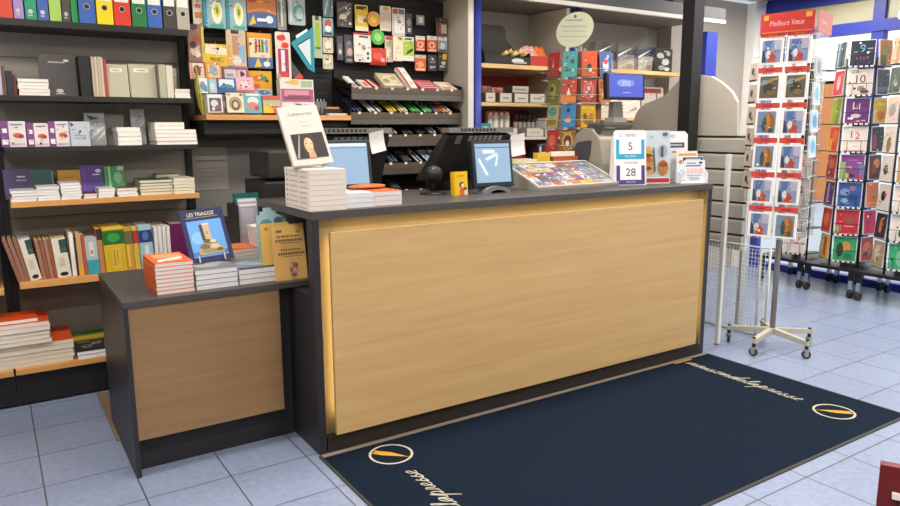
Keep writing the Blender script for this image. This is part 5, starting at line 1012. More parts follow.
# ------------------------------------------------------------------ things on the low side counter
ZL = .7475
stack(8, .152, .26, .0165, -.497, .405, ZL, 'paperback', 'orange paperback', 'at the left end of the side counter', '#d8632a', '#e3dad5', 'L', 'orange paperbacks on the side counter', jit=.0015, topart=[('r', .15, .5, .9, .85, '#d99a70'), ('p', [(.1, .1), (.8, .3), (.9, .5), (.2, .35)], '#e8d5c5'), ('r', .3, .15, .8, .22, '#dfb595')])
SEA = [('r', .03, .03, .97, .97, '#76787f'), ('e', .4, .4, .3, .2, '#a59f97'), ('e', .65, .55, .2, .15, '#8f97a5'), ('e', .3, .6, .15, .1, '#54504f'), ('r', .05, .85, .95, .95, '#4a4e66')]
stack(4, .178, .25, .0215, -.325, .40, ZL, 'picture_book', 'white edged picture book', 'under the tilted tower picture book', '#8a8a92', '#e4e2e2', None, 'picture books under the tower book', topart=SEA, jit=.0015)
SKY = [('r', .03, .03, .97, .97, '#7f8794'), ('e', .5, .5, .35, .2, '#6d9ac0'), ('e', .6, .4, .2, .12, '#b5a892'), ('e', .3, .6, .2, .12, '#9aa7b5'), ('r', .02, .02, .98, .12, '#5a5358')]
stack(3, .186, .25, .0225, -.137, .405, ZL, 'picture_book', 'blue grey picture book', 'left of the yellow brochure', '#8d8f96', '#e4e2e2', None, 'picture books left of the brochure', topart=SKY, jit=.0015)
t = thing('display_book', 'dark blue picture book with a stone tower, tilted back on a small stand', 'book', (-.296, .435, ZL+.090), (R(-31), R(-4), R(-2)))
w, h, d = .190, .262, .014
b = B(); NVY = m('#25264f', .4)
b.box(-w/2, w/2, 0, .0015, 0, h, NVY); b.box(-w/2, -w/2+.0015, .0015, d, 0, h, NVY); b.box(-w/2, w/2, d, d+.0015, 0, h, NVY)
b.art(-w/2, w/2, 0, h, 0, [('t', 'LES TRIAGOZ', .47, .9, .098, '#d8cfa2', .78), ('r', .1, .835, .86, .843, '#a39a78'), ('r', .1, .10, .9, .78, '#5b93d0'), ('r', .1, .12, .9, .2, '#46689a'), ('e', .3, .45, .16, .12, '#78a8d8'), ('p', [(.22, .16), (.3, .28), (.4, .38), (.5, .42), (.62, .36), (.74, .28), (.84, .2), (.8, .14), (.3, .13)], '#a39272'), ('e', .4, .28, .12, .05, '#6b5c46'), ('e', .62, .27, .1, .05, '#c2ae84'), ('e', .5, .2, .2, .04, '#8a7a5c'), ('e', .72, .2, .08, .03, '#5c4f3c'), ('p', [(.38, .4), (.45, .4), (.43, .7), (.36, .69)], '#3e382f'), ('p', [(.45, .4), (.6, .4), (.58, .7), (.43, .7)], '#b29c84'), ('r', .43, .68, .59, .71, '#cdbba5'), ('r', .49, .5, .52, .56, '#7a6a58'), ('e', .47, .38, .08, .03, '#59503f'), ('e', .6, .36, .07, .03, '#d0bd92')])
b.build('cover', t); B().box(-w/2+.002, w/2-.002, .002, d-.0005, .002, h-.002, PAGE).build('page_block', t)
b = B()
for s in (-.06, .05): b.box(s, s+.006, -.012, -.006, -.0, .03, STEEL); b.box(s, s+.006, -.006, .02, -.003, -.0005, STEEL)
b.build('stand_clip', t)
stack(7, .135, .19, .0165, -.122, .64, ZL, 'paperback', 'orange topped paperback', 'at the back of the low side counter', ['#cfc5bb', '#c9beb3', '#d2c8be', '#cbc0b6', '#cfc5bb', '#c9beb3', '#d8672d'], '#d8cdc2', None, 'orange topped paperbacks at the back', topart=[('r', .1, .2, .8, .5, '#e08a55'), ('r', .3, .6, .8, .75, '#e0a27a')])
front('brochure', 'yellow brochure with two dark titles leaning at the right end of the low side counter', 'brochure', -.07, .080, ZL, ZL+.252, .262, .012, '#e2b26a',
      [('p', [(0, .97), (1, .97), (1, .6), (.5, .75), (0, .7)], '#e6bd6a'), ('r', .12, .86, .3, .9, '#8a6a4a'), ('e', .8, .86, .08, .03, '#c98f45')] +
      [('r', .12+k*.065, .765+.012*(k % 2 == 0), .165+k*.065, .80, '#6b4f40') for k in range(11)] + [('r', .08+k*.075, .69, .125+k*.075, .735, '#574036') for k in range(11)] + [('r', .2, .655, .85, .668, '#9a7550')] +
      [('r', .2+k*.07, .53, .245+k*.07, .56, '#7a5a45') for k in range(9)] + [('r', .1+k*.075, .455, .15+k*.075, .495, '#574036') for k in range(11)] + [('r', .22, .42, .82, .432, '#9a7550')] +
      [('e', .5, .22, .12, .1, '#8f6a74'), ('e', .44, .26, .06, .04, '#d3a25a'), ('e', .55, .18, .06, .04, '#cda07a'), ('e', .6, .26, .06, .05, '#7a5570'), ('r', .45, .07, .6, .11, '#6b4a5a')], tilt=9)
front('brochure', 'second yellow brochure just behind the front one', 'brochure', -.105, .03, ZL, ZL+.255, .315, .010, '#d9b45f', [('e', .2, .9, .06, .03, '#a5793f')], tilt=8)
up_book('booklet_stack', 'white booklet standing behind the brochures', 'book', -.045, -.002, ZL, ZL+.215, .545, .13, '#dad7d4', lean=-6)
up_book('booklet_stack', 'black spined booklet left of the white standing booklet', 'book', .022, .038, ZL, ZL+.19, .575, .12, '#26262a', lean=-10)
for k in range(3):
    front('leaflet', ['front', 'middle', 'rear'][k]+' pale blue printed leaflet behind the yellow brochure', 'leaflet', -.10+k*.03, .045+k*.012, ZL, ZL+.285+k*.012, .385+k*.04, .008, '#9fc0c6', [('e', .3, .85, .2, .08, '#5f93a5'), ('e', .7, .9, .15, .06, '#3f6a86'), ('r', .1, .7, .9, .8, '#c9d8d8'), ('e', .5, .6, .3, .06, '#6fa39a')], tilt=5)
t = thing('magazine_holder', 'black magazine holder with lilac leaflets at the back of the low side counter', 'holder', (.0, .745, ZL))
b = B(); b.box(-.09, -.086, -.02, .17, 0, .30, m('#232326', .4)); b.box(.085, .089, -.02, .17, 0, .26, m('#232326', .4)); b.box(-.0855, .0845, .166, .17, 0, .30, m('#232326', .4)); b.box(-.0855, .0845, -.02, .1655, 0, .005, m('#232326', .4)); b.build('case', t)
for k in range(4):
    front('leaflet', ['first', 'second', 'third', 'fourth'][k]+' lilac edged leaflet in the black magazine holder', 'leaflet', -.082+k*.006, .015+k*.004, ZL+.0055, ZL+.315+k*.004, .735+k*.02, .012, ['#a9a4b0', '#c5c0c9', '#dbd8da', '#b5b0bb'][k], [('r', .1, .5, .8, .9, '#b9b4c0'), ('r', .05, .93, .95, .97, '#e6e3e6')], tilt=2)
front('folder', 'dark teal folder standing at the back behind the lilac leaflets', 'folder', -.05, .075, ZL, ZL+.345, .892, .03, '#1c5a55', [('r', 0, .9, 1, .93, '#2f7a70')], tilt=3)

# ------------------------------------------------------------------ greeting card carousel behind the counter
t = thing('card_carousel', 'revolving greeting card stand with an oval sign behind the ticket showcase', 'card stand', (2.43, 1.02, 0))
b = B(); b.tube([(0, 0, .02), (0, 0, 1.98)], .016, STEEL, 12); b.build('pole', t)
b = B(); b.tube([(0, 0, 0), (0, 0, .02), (0, 0, .03)], [.24, .24, .03], m('#4a4a4c', .4), 28); b.build('base', t)
ROWS = [(1.755, .165), (1.585, .155), (1.42, .155), (1.25, .155), (1.085, .155), (.90, .16)]
for (z, h) in ROWS:
    b = B(); pts = [(.265*math.cos(R(40*k+10)), .265*math.sin(R(40*k+10)), z-.006) for k in range(10)]
    for p_, q_ in zip(pts, pts[1:]): b.tube([p_, q_], .003, STEEL, 6)
    for p_ in pts[:9]: b.tube([(0, 0, z-.006), p_], .002, STEEL, 5)
    pts2 = [(p_[0]*1.05, p_[1]*1.05, z+.05) for p_ in pts]
    for p_, q_ in zip(pts2, pts2[1:]): b.tube([p_, q_], .0018, STEEL, 5)
    b.build('wire_ring', t)
b = B(); b.tube([(-.06, -.16, 1.975), (0, -.16, 1.80)], .006, STEEL, 8); b.tube([(0, 0, 1.82), (0, -.16, 1.82)], .005, STEEL, 8); Mf = Matrix(((1, 0, 0, 0), (0, 0, -1, -.165), (0, 1, 0, 2.065), (0, 0, 0, 1)))
n = 40
va = [(.135*math.cos(2*math.pi*k/n)*1.0, .115*math.sin(2*math.pi*k/n)) for k in range(n)]
b.prism([(x*.9+z_*.22-.06, z_+2.065) for (x, z_) in va], 1, -.175, -.165, m('#b9b99c', .5), False)
for (y_, wd, c) in ((2.12, .07, '#8a8f86'), (2.08, .11, '#9c9f90'), (2.05, .10, '#a3a595'), (2.015, .12, '#a3a595'), (1.985, .07, '#adaf9e')): b.box(-wd*.85-.06, wd*.7-.06, -.1762, -.1756, y_, y_+.010, c)
b.ball((-.06, -.172, 2.15), (.012, .006, .012), '#5f665f', 8, 6); b.bm.transform(Matrix.Rotation(R(-35), 4, 'Z')); b.build('oval_sign', t)
CARDS = [  # row, face angle (direction the face looks, degrees from -y towards +x), base colour, art, label
    (0, -86, '#a8302a', [('r', .1, 0, .9, .25, '#8a4a35'), ('p', [(.4, .25), (.6, .25), (.5, .75)], '#cfc8bd'), ('e', .5, .3, .14, .1, '#8f5a45')], 'deep red card with a white pointed figure, top row left'),
    (0, -58, '#3f9a97', [('e', .3, .3, .14, .1, '#2f5f6a'), ('e', .7, .6, .14, .1, '#2c5260'), ('e', .35, .75, .1, .08, '#8a4a5a'), ('e', .75, .25, .08, .06, '#a8dcd5')], 'turquoise card with dark birds, top row'),
    (0, -28, '#c04a28', [('e', .45, .3, .25, .22, '#7a6a3a'), ('e', .5, .38, .14, .12, '#2a2420'), ('e', .56, .25, .1, .08, '#d9c8a9')], 'orange red card with a black cat shape, top row'),
    (0, 0, '#2c4f88', [('e', .5, .45, .25, .25, '#c9c4c9'), ('e', .5, .6, .2, .12, '#b03a3f'), ('e', .4, .3, .12, .1, '#8fa5c4'), ('e', .7, .8, .1, .07, '#7fa0c9')], 'blue card with a red and white figure, top row right'),
    (1, -86, '#6a6a35', [('e', .5, .5, .3, .35, '#8f8f50'), ('e', .4, .6, .15, .12, '#3a3f24'), ('e', .6, .3, .12, .1, '#b5a45a')], 'olive green card, second row left'),
    (1, -58, '#b03c28', [('r', 0, 0, 1, .3, '#cf7a35'), ('p', [(.35, .3), (.65, .3), (.5, .65)], '#d9d0c5'), ('e', .5, .72, .12, .08, '#7a2f24')], 'red card with an orange base and white figure, second row'),
    (1, -28, '#9a3f38', [('e', .5, .5, .35, .38, '#b5655a'), ('e', .5, .5, .22, .25, '#8a4f4f'), ('e', .5, .6, .1, .1, '#c99a8a')], 'brick pink card with a round portrait, second row'),
    (1, 0, '#a8602f', [('e', .5, .3, .25, .2, '#d9a03a'), ('r', .1, .6, .9, .9, '#7a3a24')], 'rust brown card, second row right'),
    (2, -86, '#b3a06a', [('e', .5, .7, .35, .2, '#3a8f9a'), ('r', .1, .1, .9, .3, '#8f7a45')], 'tan card with a teal circle, third row left'),
    (2, -58, '#2f78a8', [('e', .5, .75, .12, .1, '#22262f'), ('p', [(.4, .2), (.6, .2), (.55, .6), (.45, .6)], '#b5403a'), ('e', .5, .3, .2, .1, '#d0c4b0')], 'bright blue card with a small red figure, third row'),
    (2, -28, '#c9982a', [('e', .5, .3, .35, .2, '#8f6a2a'), ('e', .3, .5, .12, .12, '#5f4a24'), ('e', .7, .5, .12, .12, '#a57a2f'), ('r', .1, .8, .9, .9, '#d9b84a')], 'mustard yellow card with brown figures, third row'),
    (3, -86, '#b83a30', [('e', .5, .5, .3, .3, '#cf6a55')], 'bright red card, fourth row left'),
    (3, -58, '#8a5a2a', [('e', .5, .5, .38, .4, '#c0903f'), ('e', .5, .5, .25, .28, '#5a3a20'), ('e', .5, .4, .12, .15, '#d9d0c0')], 'brown and gold card with a white figure, fourth row'),
    (3, -28, '#a34a2f', [('e', .5, .5, .3, .3, '#c97a45')], 'rust red card, fourth row right'),
    (4, -86, '#cfae4a', [('r', .2, .2, .8, .5, '#a9852f')], 'yellow card, fifth row left'),
    (4, -58, '#7a2f24', [('e', .5, .5, .3, .3, '#b5503a')], 'dark red card, fifth row'),
]
for (row, ang, base, art, nm) in CARDS:
    z, h = ROWS[row]; r = .262
    cx, cy = 2.43+r*math.sin(R(ang)), 1.02-r*math.cos(R(ang))
    w = .106
    b = B(); b.box(-w/2, w/2, 0, .006, 0, h, base); b.art(-w/2, w/2, 0, h, 0, [('r', 0, 0, .06, 1, '#7a5a35')]+art+fine(art+[('r', 0, 0, 0, 0, base)], w, h, nm))
    tag(b.build('greeting_card', None, (cx, cy, z), (R(-6), 0, R(ang))), nm+' of the card carousel', 'card', None)
# brown backs and spare cards between, seen edge on
for (row, ang, col) in ((0, -43, '#6b3a22'), (1, -43, '#5f3220'), (2, -43, '#7a4a28'), (0, -14, '#7a4424'), (1, -14, '#8a5030'), (2, -14, '#6b4a2a'), (3, -43, '#6a3f28')):
    z, h = ROWS[row]; r = .235
    b = B(); b.box(-.05, .05, 0, .006, 0, h, col); b.art(-.05, .05, 0, h, 0, [('r', .1, .1, .9, .3, '#a3683a')])
    tag(b.build('greeting_card', None, (2.43+r*math.sin(R(ang)), 1.02-r*math.cos(R(ang)), z), (R(-4), 0, R(ang))), 'brown card set back between faces of the card carousel, '+['top', 'second', 'third', 'fourth'][row]+' row, '+('centre' if ang < -20 else 'right'), 'card')
b = B(); b.box(-.045, .045, 0, .004, 0, .085, '#d9d4cc'); b.art(-.045, .045, 0, .085, 0, [('t', 'MC', .5, .5, .45, '#4a4744')])
tag(b.build('card_label', None, (2.62, .80, 1.515), (0, 0, R(-30))), 'white label card with dark letters at the right of the card carousel', 'label')

# ------------------------------------------------------------------ black post, arched grey panels, slatwall stand
structure(B().box(3.05, 3.15, .56, .66, 0, CEIL, m('#1f1e20', .45)).build('trim_12'))
t = thing('slatwall_stand', 'light grey slatwall display stand with arched top beside the counter end', 'display stand', (3.30, .5, 0))
b = B()
arc = [(-.215, 1.361), (-.21, 1.42), (-.20, 1.585), (-.15, 1.655), (-.07, 1.72), (.02, 1.768), (.12, 1.785), (.30, 1.78), (.30, 1.361)]
b.prism([(y, z) for (y, z) in arc], 0, -.09, -.06, BEIGE); b.build('arched_top', t)
SL = m('#aaa49a', .5)
b = B()
for k in range(7):
    z = .575+k*.112
    b.prism([(-.09, z), (-.09, z+.085), (-.084, z+.096), (-.062, z+.096), (-.062, z)], 1, -.30, .30, SL)
    b.box(-.066, -.060, -.30, .30, z+.096, z+.112, m('#4f4c48', .5))
b.box(-.0595, -.045, -.30, .30, .575, 1.359, SL)
b.build('slat_panel', t)
B().box(-.06, .0, .20, .24, 0, .574, STEEL).build('leg', t)
B().box(-.06, .0, -.30, -.27, 0, .574, STEEL).build('leg', t)
t = thing('grey_end_panel', 'tall beige grey gondola end panel with curved top behind the lottery terminal', 'display stand', (3.255, .90, 0))
b = B(); cv = [(-.10, 0), (.36, 0), (.36, 1.46), (.31, 1.55), (.24, 1.60), (.14, 1.625), (.05, 1.655), (-.02, 1.71), (-.10, 1.775)]
b.prism(cv, 0, -.015, .015, BEIGE); b.build('panel', t)
B().box(-.03, .03, -.10, .36, 0, .02, DGREY).build('foot', t)
# wire mesh panel and white post beside the counter
t = thing('wire_mesh_panel', 'white wire grid panel standing between the counter and the postcard rack', 'grid panel', (3.20, .235, 0))
b = B()
for k in range(22): b.tube([(0, -.26+k*.0248, .012), (0, -.26+k*.0248, .60)], .0016, WIREW, 5)
for k in range(22): b.tube([(.003, -.265, .02+k*.0276), (.003, .27, .02+k*.0276)], .0016, WIREW, 5)
b.build('grid', t)
b = B(); b.tube([(0, -.27, .0), (0, -.27, .62)], .007, WIREW, 8); b.tube([(0, -.20, .0), (0, -.20, .62)], .006, WIREW, 8); b.tube([(0, .275, .0), (0, .275, .62)], .006, WIREW, 8); b.tube([(0, -.27, .62), (0, .275, .62)], .005, WIREW, 8); b.tube([(0, -.27, .01), (0, .275, .01)], .006, m('#8f8b84', .5), 8); b.build('frame', t)
t = thing('white_post', 'slim white metal post standing at the right end of the counter', 'post', (2.825, .06, 0))
b = B(); b.box(-.014, .014, -.014, .014, .012, 1.25, m('#d3d2ce', .4)); b.bev(.003); b.build('tube', t)
B().box(-.0155, .0155, -.0155, .0155, 0, .0118, m('#8a8986', .5)).build('foot', t)

# ------------------------------------------------------------------ postcard rack on castors
RX, RY = 3.075, -.165
t = thing('postcard_rack', 'revolving postcard rack with red header on a five armed base with castors', 'card stand', (RX, RY, 0)); TR = t
b = B(); b.tube([(0, 0, .105), (0, 0, 2.02)], .017, m('#8f8b83', .4, .3), 14); b.build('pole', t)
ARM = m('#b3afa2', .45, .2)
for k in range(5):
    a = R(118+72*k); ca, sa = math.cos(a), math.sin(a)
    b = B(); px_, py_ = -sa, ca
    L0 = .275
    b.hexa([(px_*.018, py_*.018, .095), (-px_*.018, -py_*.018, .095), (ca*L0-px_*.014, sa*L0-py_*.014, .085), (ca*L0+px_*.014, sa*L0+py_*.014, .085), (px_*.018, py_*.018, .135), (-px_*.018, -py_*.018, .135), (ca*L0-px_*.014, sa*L0-py_*.014, .112), (ca*L0+px_*.014, sa*L0+py_*.014, .112)], ARM)
    o = b.build('base_arm', t, norm=True)
    b = B(); b.tube([(ca*.262, sa*.262, .060), (ca*.262, sa*.262, .0845)], .011, BLACK, 10); b.tube([(ca*.262, sa*.262, .113), (ca*.262, sa*.262, .122)], .010, BLACK, 10)
    wx, wy = ca*.262-px_*.012, sa*.262-py_*.012
    d2 = R(40+50*k); ux, uy = math.cos(d2), math.sin(d2)
    b.tube([(ca*.262-uy*.009, sa*.262+ux*.009, .027), (ca*.262+uy*.009, sa*.262-ux*.009, .027)], .027, m('#3c3a39', .5), 16)
    b.tube([(ca*.262-uy*.0095, sa*.262+ux*.0095, .027), (ca*.262+uy*.0095, sa*.262-ux*.0095, .027)], .014, m('#a9a6a0', .3, .6), 12)
    b.box(ca*.262-.014, ca*.262+.014, sa*.262-.014, sa*.262+.014, .034, .0605, m('#a9a6a0', .3, .6)); b.build('castor', o)
FA = -74.0   # the face looks towards -x, turned a little to -y
Mface = Matrix.Rotation(R(FA), 4, 'Z')
HW, TOPZ, BOTZ = .153, 1.985, .735
b = B()
for ang in (0, 90, 180, 270):
    Mx = Matrix.Rotation(R(FA+ang), 4, 'Z')
    for k in range(11): b.tube([Mx @ Vector((-HW+k*HW/5, -HW, BOTZ)), Mx @ Vector((-HW+k*HW/5, -HW, TOPZ))], .0016, WIREW if ang != 90 else STEEL, 5)
    for k in range(14): b.tube([Mx @ Vector((-HW, -HW, BOTZ+k*.0955)), Mx @ Vector((HW, -HW, BOTZ+k*.0955))], .0016, WIREW, 5)
for z in (BOTZ+.03, TOPZ-.02): b.tube([Mface @ Vector((-HW, 0, z)), Mface @ Vector((HW, 0, z))], .004, STEEL, 6); b.tube([Mface @ Vector((0, -HW, z)), Mface @ Vector((0, HW, z))], .004, STEEL, 6)
b.build('wire_cage', t)
for (ang, tx_) in ((0, True), (90, False)):
    Mx = Matrix.Rotation(R(FA+ang), 4, 'Z')
    b = B(); b.box(-.150, .150, -HW-.014, -HW-.010, TOPZ-.025, TOPZ+.095, m('#bf2f2a' if tx_ else '#c9807a', .5))
    if tx_: b.art(-.150, .150, TOPZ-.025, TOPZ+.095, -HW-.014, [('t', 'Meilleurs Vœux', .5, .5, .36, '#e2b5af', .70, .25), ('r', .06, .68, .15, .9, '#d8a040'), ('r', .84, .7, .95, .94, '#d8a040'), ('r', .03, .05, .97, .12, '#cf6a45')])
    else: b.art(-.150, .150, TOPZ-.025, TOPZ+.095, -HW-.014, [('t', 'Meilleurs', .4, .5, .25, '#e6c8c4', .95, .25)])
    b.bm.transform(Mx); b.build('header_sign', t)
PR = [('r', .10, .08, .90, .93, '#7f8cae'), ('p', [(.2, .93), (.55, .93), (.4, .45), (.2, .5)], '#4c6a9f'), ('p', [(.35, .08), (.72, .08), (.6, .45), (.45, .5)], '#b5492f'), ('e', .38, .4, .1, .16, '#d0cfd4'), ('e', .58, .28, .14, .1, '#a8402f'), ('p', [(.12, .1), (.3, .1), (.22, .5), (.12, .6)], '#2c3a4a'), ('r', .62, .55, .9, .93, '#aaa6c0')]
PD = [('r', .10, .08, .90, .93, '#5a564c'), ('p', [(.1, .7), (.9, .9), (.9, .8), (.1, .55)], '#a08850'), ('e', .5, .45, .25, .2, '#3a3530'), ('e', .6, .3, .2, .1, '#7a6030'), ('e', .3, .7, .15, .1, '#7f8a9a')]
PO = [('r', .10, .08, .90, .93, '#6a84a5'), ('e', .6, .5, .26, .38, '#8f5a28'), ('e', .55, .5, .12, .34, '#b5772f'), ('e', .42, .42, .1, .3, '#3a4a4a'), ('e', .7, .2, .12, .1, '#54402a')]
PS = [PR, PR, PD, PD, PO, PR, PO, PR, PR, PR, PR, PO]
rown = ['top', 'second', 'third', 'fourth', 'fifth', 'lowest']
for r_ in range(6):
    z = 1.785-r_*.208
    b = B()
    for c_ in (0, 1):
        x_ = -.077+c_*.151
        b.box(x_-.069, x_+.069, -HW-.010, -HW-.006, z+.160, z+.192, m('#c9483c', .5)); b.art(x_-.069, x_+.069, z+.160, z+.192, -HW-.010, [('r', .3, .3, .7, .7, '#a52f2a' if r_ else '#d9803a')])
    b.bm.transform(Mface); b.build('red_title_strip', t)
    for c_ in (0, 1):
        x_ = -.077+c_*.151
        b = B(); b.box(-.066, .066, 0, .012, 0, .152, '#e6e3df'); b.art(-.066, .066, 0, .152, 0, PS[r_*2+c_]+[(('r',)+tuple([.12+.74*q for q in it[1:2]])+(.1+.8*it[2], .12+.74*it[3], .1+.8*it[4], it[5])) if it[0] == 'r' else ('e', .15+.68*it[1], .12+.76*it[2], it[3], it[4], it[5]) for it in fine(PS[r_*2+c_], .132, .152, r_*2+c_)])
        p_ = Mface @ Vector((x_, -HW-.0165, z))
        tag(b.build('postcard', None, (RX+p_.x, RY+p_.y, p_.z), (R(-3), 0, R(FA))), 'white bordered picture postcard in the '+rown[r_]+' row of the red headed rack, '+['left', 'right'][c_]+' one', 'postcard', 'picture postcards on the red headed rack')
# side wing cards of the rack
Mr = Matrix.Rotation(R(FA+90), 4, 'Z')
for k, (z, base, art) in enumerate(((1.70, '#b9bcbf', [('e', .5, .5, .3, .3, '#8a929a')]), (1.545, '#b5cfd6', [('e', .5, .5, .3, .3, '#7fb3c0')]), (1.385, '#a8c4d6', [('e', .5, .5, .35, .3, '#5a93c0'), ('r', .1, .05, .9, .15, '#d9e2e8')]), (1.235, '#b5cfe0', [('e', .5, .5, .35, .3, '#6aa5cf')]))):
    b = B(); b.box(-.07, .07, 0, .01, 0, .13, '#d3d6d6'); b.art(-.07, .07, 0, .13, 0, [('r', .08, .08, .92, .92, base)]+art)
    p_ = Mr @ Vector((-.06, -HW-.0165, z))
    tag(b.build('greeting_card', None, (RX+p_.x, RY+p_.y, p_.z), (R(-3), 0, R(FA+90))), ['topmost pale grey', 'second pale turquoise', 'third light blue', 'lowest light blue'][k]+' card on the right side of the postcard rack', 'card')
Ml = Matrix.Rotation(R(FA-48), 4, 'Z')
b = B()
for k in range(6): b.tube([Ml @ Vector((-.22+k*.032, -.155, .95)), Ml @ Vector((-.22+k*.032, -.155, 1.85))], .0016, STEEL, 5)
for k in range(8): b.tube([Ml @ Vector((-.225, -.155, .95+k*.128)), Ml @ Vector((-.055, -.155, .95+k*.128))], .0018, STEEL, 5)
b.build('side_wing', t)
for k in range(6):
    z = 1.70-k*.135
    b = B(); b.box(-.06, .06, 0, .008, 0, .115, '#c9b9ac'); b.art(-.06, .06, 0, .115, 0, [('r', .1, .0, .9, .1, '#2c2826'), ('e', .4, .55, .15, .2, '#4a4440'), ('e', .65, .35, .12, .1, ['#8a7a70', '#b9a89c', '#a04a3a'][k % 3])])
    p_ = Ml @ Vector((-.15, -.172, z))
    tag(b.build('greeting_card', None, (RX+p_.x, RY+p_.y, p_.z), (R(-4), 0, R(FA-48))), 'beige drawn card on the left wing of the postcard rack, '+['first', 'second', 'third', 'fourth', 'fifth', 'sixth'][k]+' from the top', 'card')

# ------------------------------------------------------------------ big birthday card racks by the shop front
FTURN = 24
def tower(label, cx, cy, ang, rows, z0=.31, pitch=.2285):
    t = thing('card_rack', label, 'card stand', (cx, cy, 0), (0, 0, R(ang)))
    b = B(); b.box(-.225, .225, -.28, .28, .225, .25, m('#1d1c1d', .4)); b.build('deck', t)
    for sx in (-1, 1):
        for sy in (-1, 1):
            b = B(); b.tube([(sx*.19-.012, sy*.24, .04), (sx*.19+.012, sy*.24, .04)], .04, m('#2a2828', .5), 14); b.box(sx*.19-.016, sx*.19+.016, sy*.24-.016, sy*.24+.016, .06, .151, CHROME); b.box(sx*.19-.02, sx*.19+.02, sy*.24-.02, sy*.24+.02, .1505, .2245, BLACK); b.build('castor', t)
    b = B(); b.box(-.03, .03, -.03, .03, .2505, 1.97, m('#1f1e1f', .4))
    for sx in (-.105, .105): b.tube([Matrix.Rotation(R(FTURN), 3, 'Z') @ Vector((sx, -.205, .2505)), Matrix.Rotation(R(FTURN), 3, 'Z') @ Vector((sx, -.205, 1.96))], .008, m('#201f20', .4), 8)
    b.build('post', t)
    for r_ in range(rows):
        z = z0+r_*pitch-.012
        b = B(); b.box(-.098, .098, -.235, -.12, z-.008, z, m('#232223', .4)); b.box(-.098, .098, -.238, -.2352, z-.012, z+.004, m('#232223', .4))
        for k in range(5): b.box(-.088+k*.038, -.065+k*.038, -.2386, -.2382, z-.010, z+.002, '#d3d6da')
        b.tube([(-.098, -.24, z+.09), (.098, -.24, z+.09)], .0025, m('#2a292a', .4), 5)
        for k in (-1, 1): b.tube([(k*.05, -.24, z+.09), (k*.05, -.238, z)], .002, m('#2a292a', .4), 5)
        for sgn in (-1, 1): b.hexa([(sgn*.112, -.20, z-.008), (sgn*.205, -.045, z-.008), (sgn*.14, .0, z-.008), (sgn*.06, -.12, z-.008), (sgn*.112, -.20, z), (sgn*.205, -.045, z), (sgn*.14, .0, z), (sgn*.06, -.12, z)], m('#232223', .4))
        b.bm.transform(Matrix.Rotation(R(FTURN), 4, 'Z')); b.build('ledge', t, norm=True)
    return t
def rackcard(cx, cy, ang, face, row, w, h, base, art, label, z0=.31, pitch=.2285, border='#ddd8d2'):
    """face: C front, L left angled, R right angled (as seen from the front)"""
    Mt_ = Matrix.Translation((cx, cy, 0)) @ Matrix.Rotation(R(ang+FTURN), 4, 'Z')
    z = z0+row*pitch-.011
    if face == 'C': p_, fa = Vector((0, -.216, z)), 0
    elif face == 'L': p_, fa = Vector((-.166, -.125, z)), -60
    else: p_, fa = Vector((.166, -.125, z)), 60
    q = Mt_ @ p_
    b = B(); b.box(-w/2, w/2, 0, .012, 0, h, border); b.art(-w/2, w/2, 0, h, 0, [('r', .03, .02, .97, .97, base)]+art+fine(art+[('r', 0, 0, 0, 0, base)], w, h, label))
    tag(b.build('greeting_card', None, (q.x, q.y, q.z), (R(-4), 0, R(ang+FTURN+fa))), label, 'card')
A1 = -90
C1 = (5.09, .46)
tower('black birthday card rack on castors with numbered cards, by the shop front', C1[0], C1[1], A1, 8)
def rc1(face, row, base, art, label, w=.18, h=.205, border='#ddd8d2'): rackcard(C1[0], C1[1], A1, face, row, w, h, base, art, label, border=border)
rc1('C', 7, '#23263a', [('t', '9', .5, .66, .42, '#5fb8c4'), ('t', 'A S U P', .5, .3, .16, '#c0566a', .9)], 'navy birthday card with a turquoise 9')
rc1('C', 6, '#cfc0b8', [('t', '10', .48, .6, .42, '#26211f'), ('e', .55, .25, .15, .1, '#8a7a74'), ('e', .7, .12, .18, .08, '#5c4f49'), ('e', .3, .25, .06, .05, '#3a302c')], 'pale pink birthday card with a black 10')
rc1('C', 5, '#5b2a6b', [('t', '11', .45, .68, .42, '#e0bfa5'), ('e', .45, .3, .2, .08, '#c9a9b5'), ('e', .25, .2, .12, .05, '#e6dbe0'), ('r', .05, 0, .95, .08, '#8a3a4a')], 'purple birthday card with a cream 11')
rc1('C', 4, '#d6c8bf', [('t', '1', .36, .66, .4, '#3f4a44'), ('t', '2', .6, .62, .42, '#b8324a'), ('r', .25, .05, .75, .35, '#e0d5cc'), ('r', .1, 0, .9, .05, '#b8606a')], 'cream birthday card with a grey and red 12')
rc1('C', 3, '#7d3f86', [('r', 0, 0, .25, .7, '#8a9a6a'), ('r', .75, 0, 1, .6, '#6d6a92'), ('e', .3, .15, .12, .1, '#9fb545'), ('e', .5, .15, .12, .07, '#2f2530'), ('e', .85, .12, .1, .1, '#b84a6a'), ('r', .3, .75, .7, .8, '#a865ae')], 'violet card with green and grey sides in the numbered rack')
rc1('C', 2, '#2f5596', [('e', .3, .6, .2, .15, '#6f8fc4'), ('e', .65, .4, .2, .15, '#233f7a'), ('e', .6, .75, .15, .1, '#8a6a8f'), ('e', .3, .25, .15, .1, '#7fa8c9')], 'blue patterned card in the numbered rack', border='#c9ccd2')
rc1('C', 1, '#c0283a', [('e', .6, .6, .25, .15, '#8f4a42'), ('r', .4, .3, .8, .34, '#dba0a0'), ('e', .15, .2, .12, .15, '#8fa06a')], 'crimson card second from the bottom in the numbered rack')
rc1('C', 0, '#2f9a62', [('e', .55, .6, .2, .2, '#c98a3f'), ('e', .3, .45, .15, .3, '#27402f'), ('e', .6, .2, .15, .15, '#257a4c')], 'green card with an orange face at the bottom of the numbered rack')
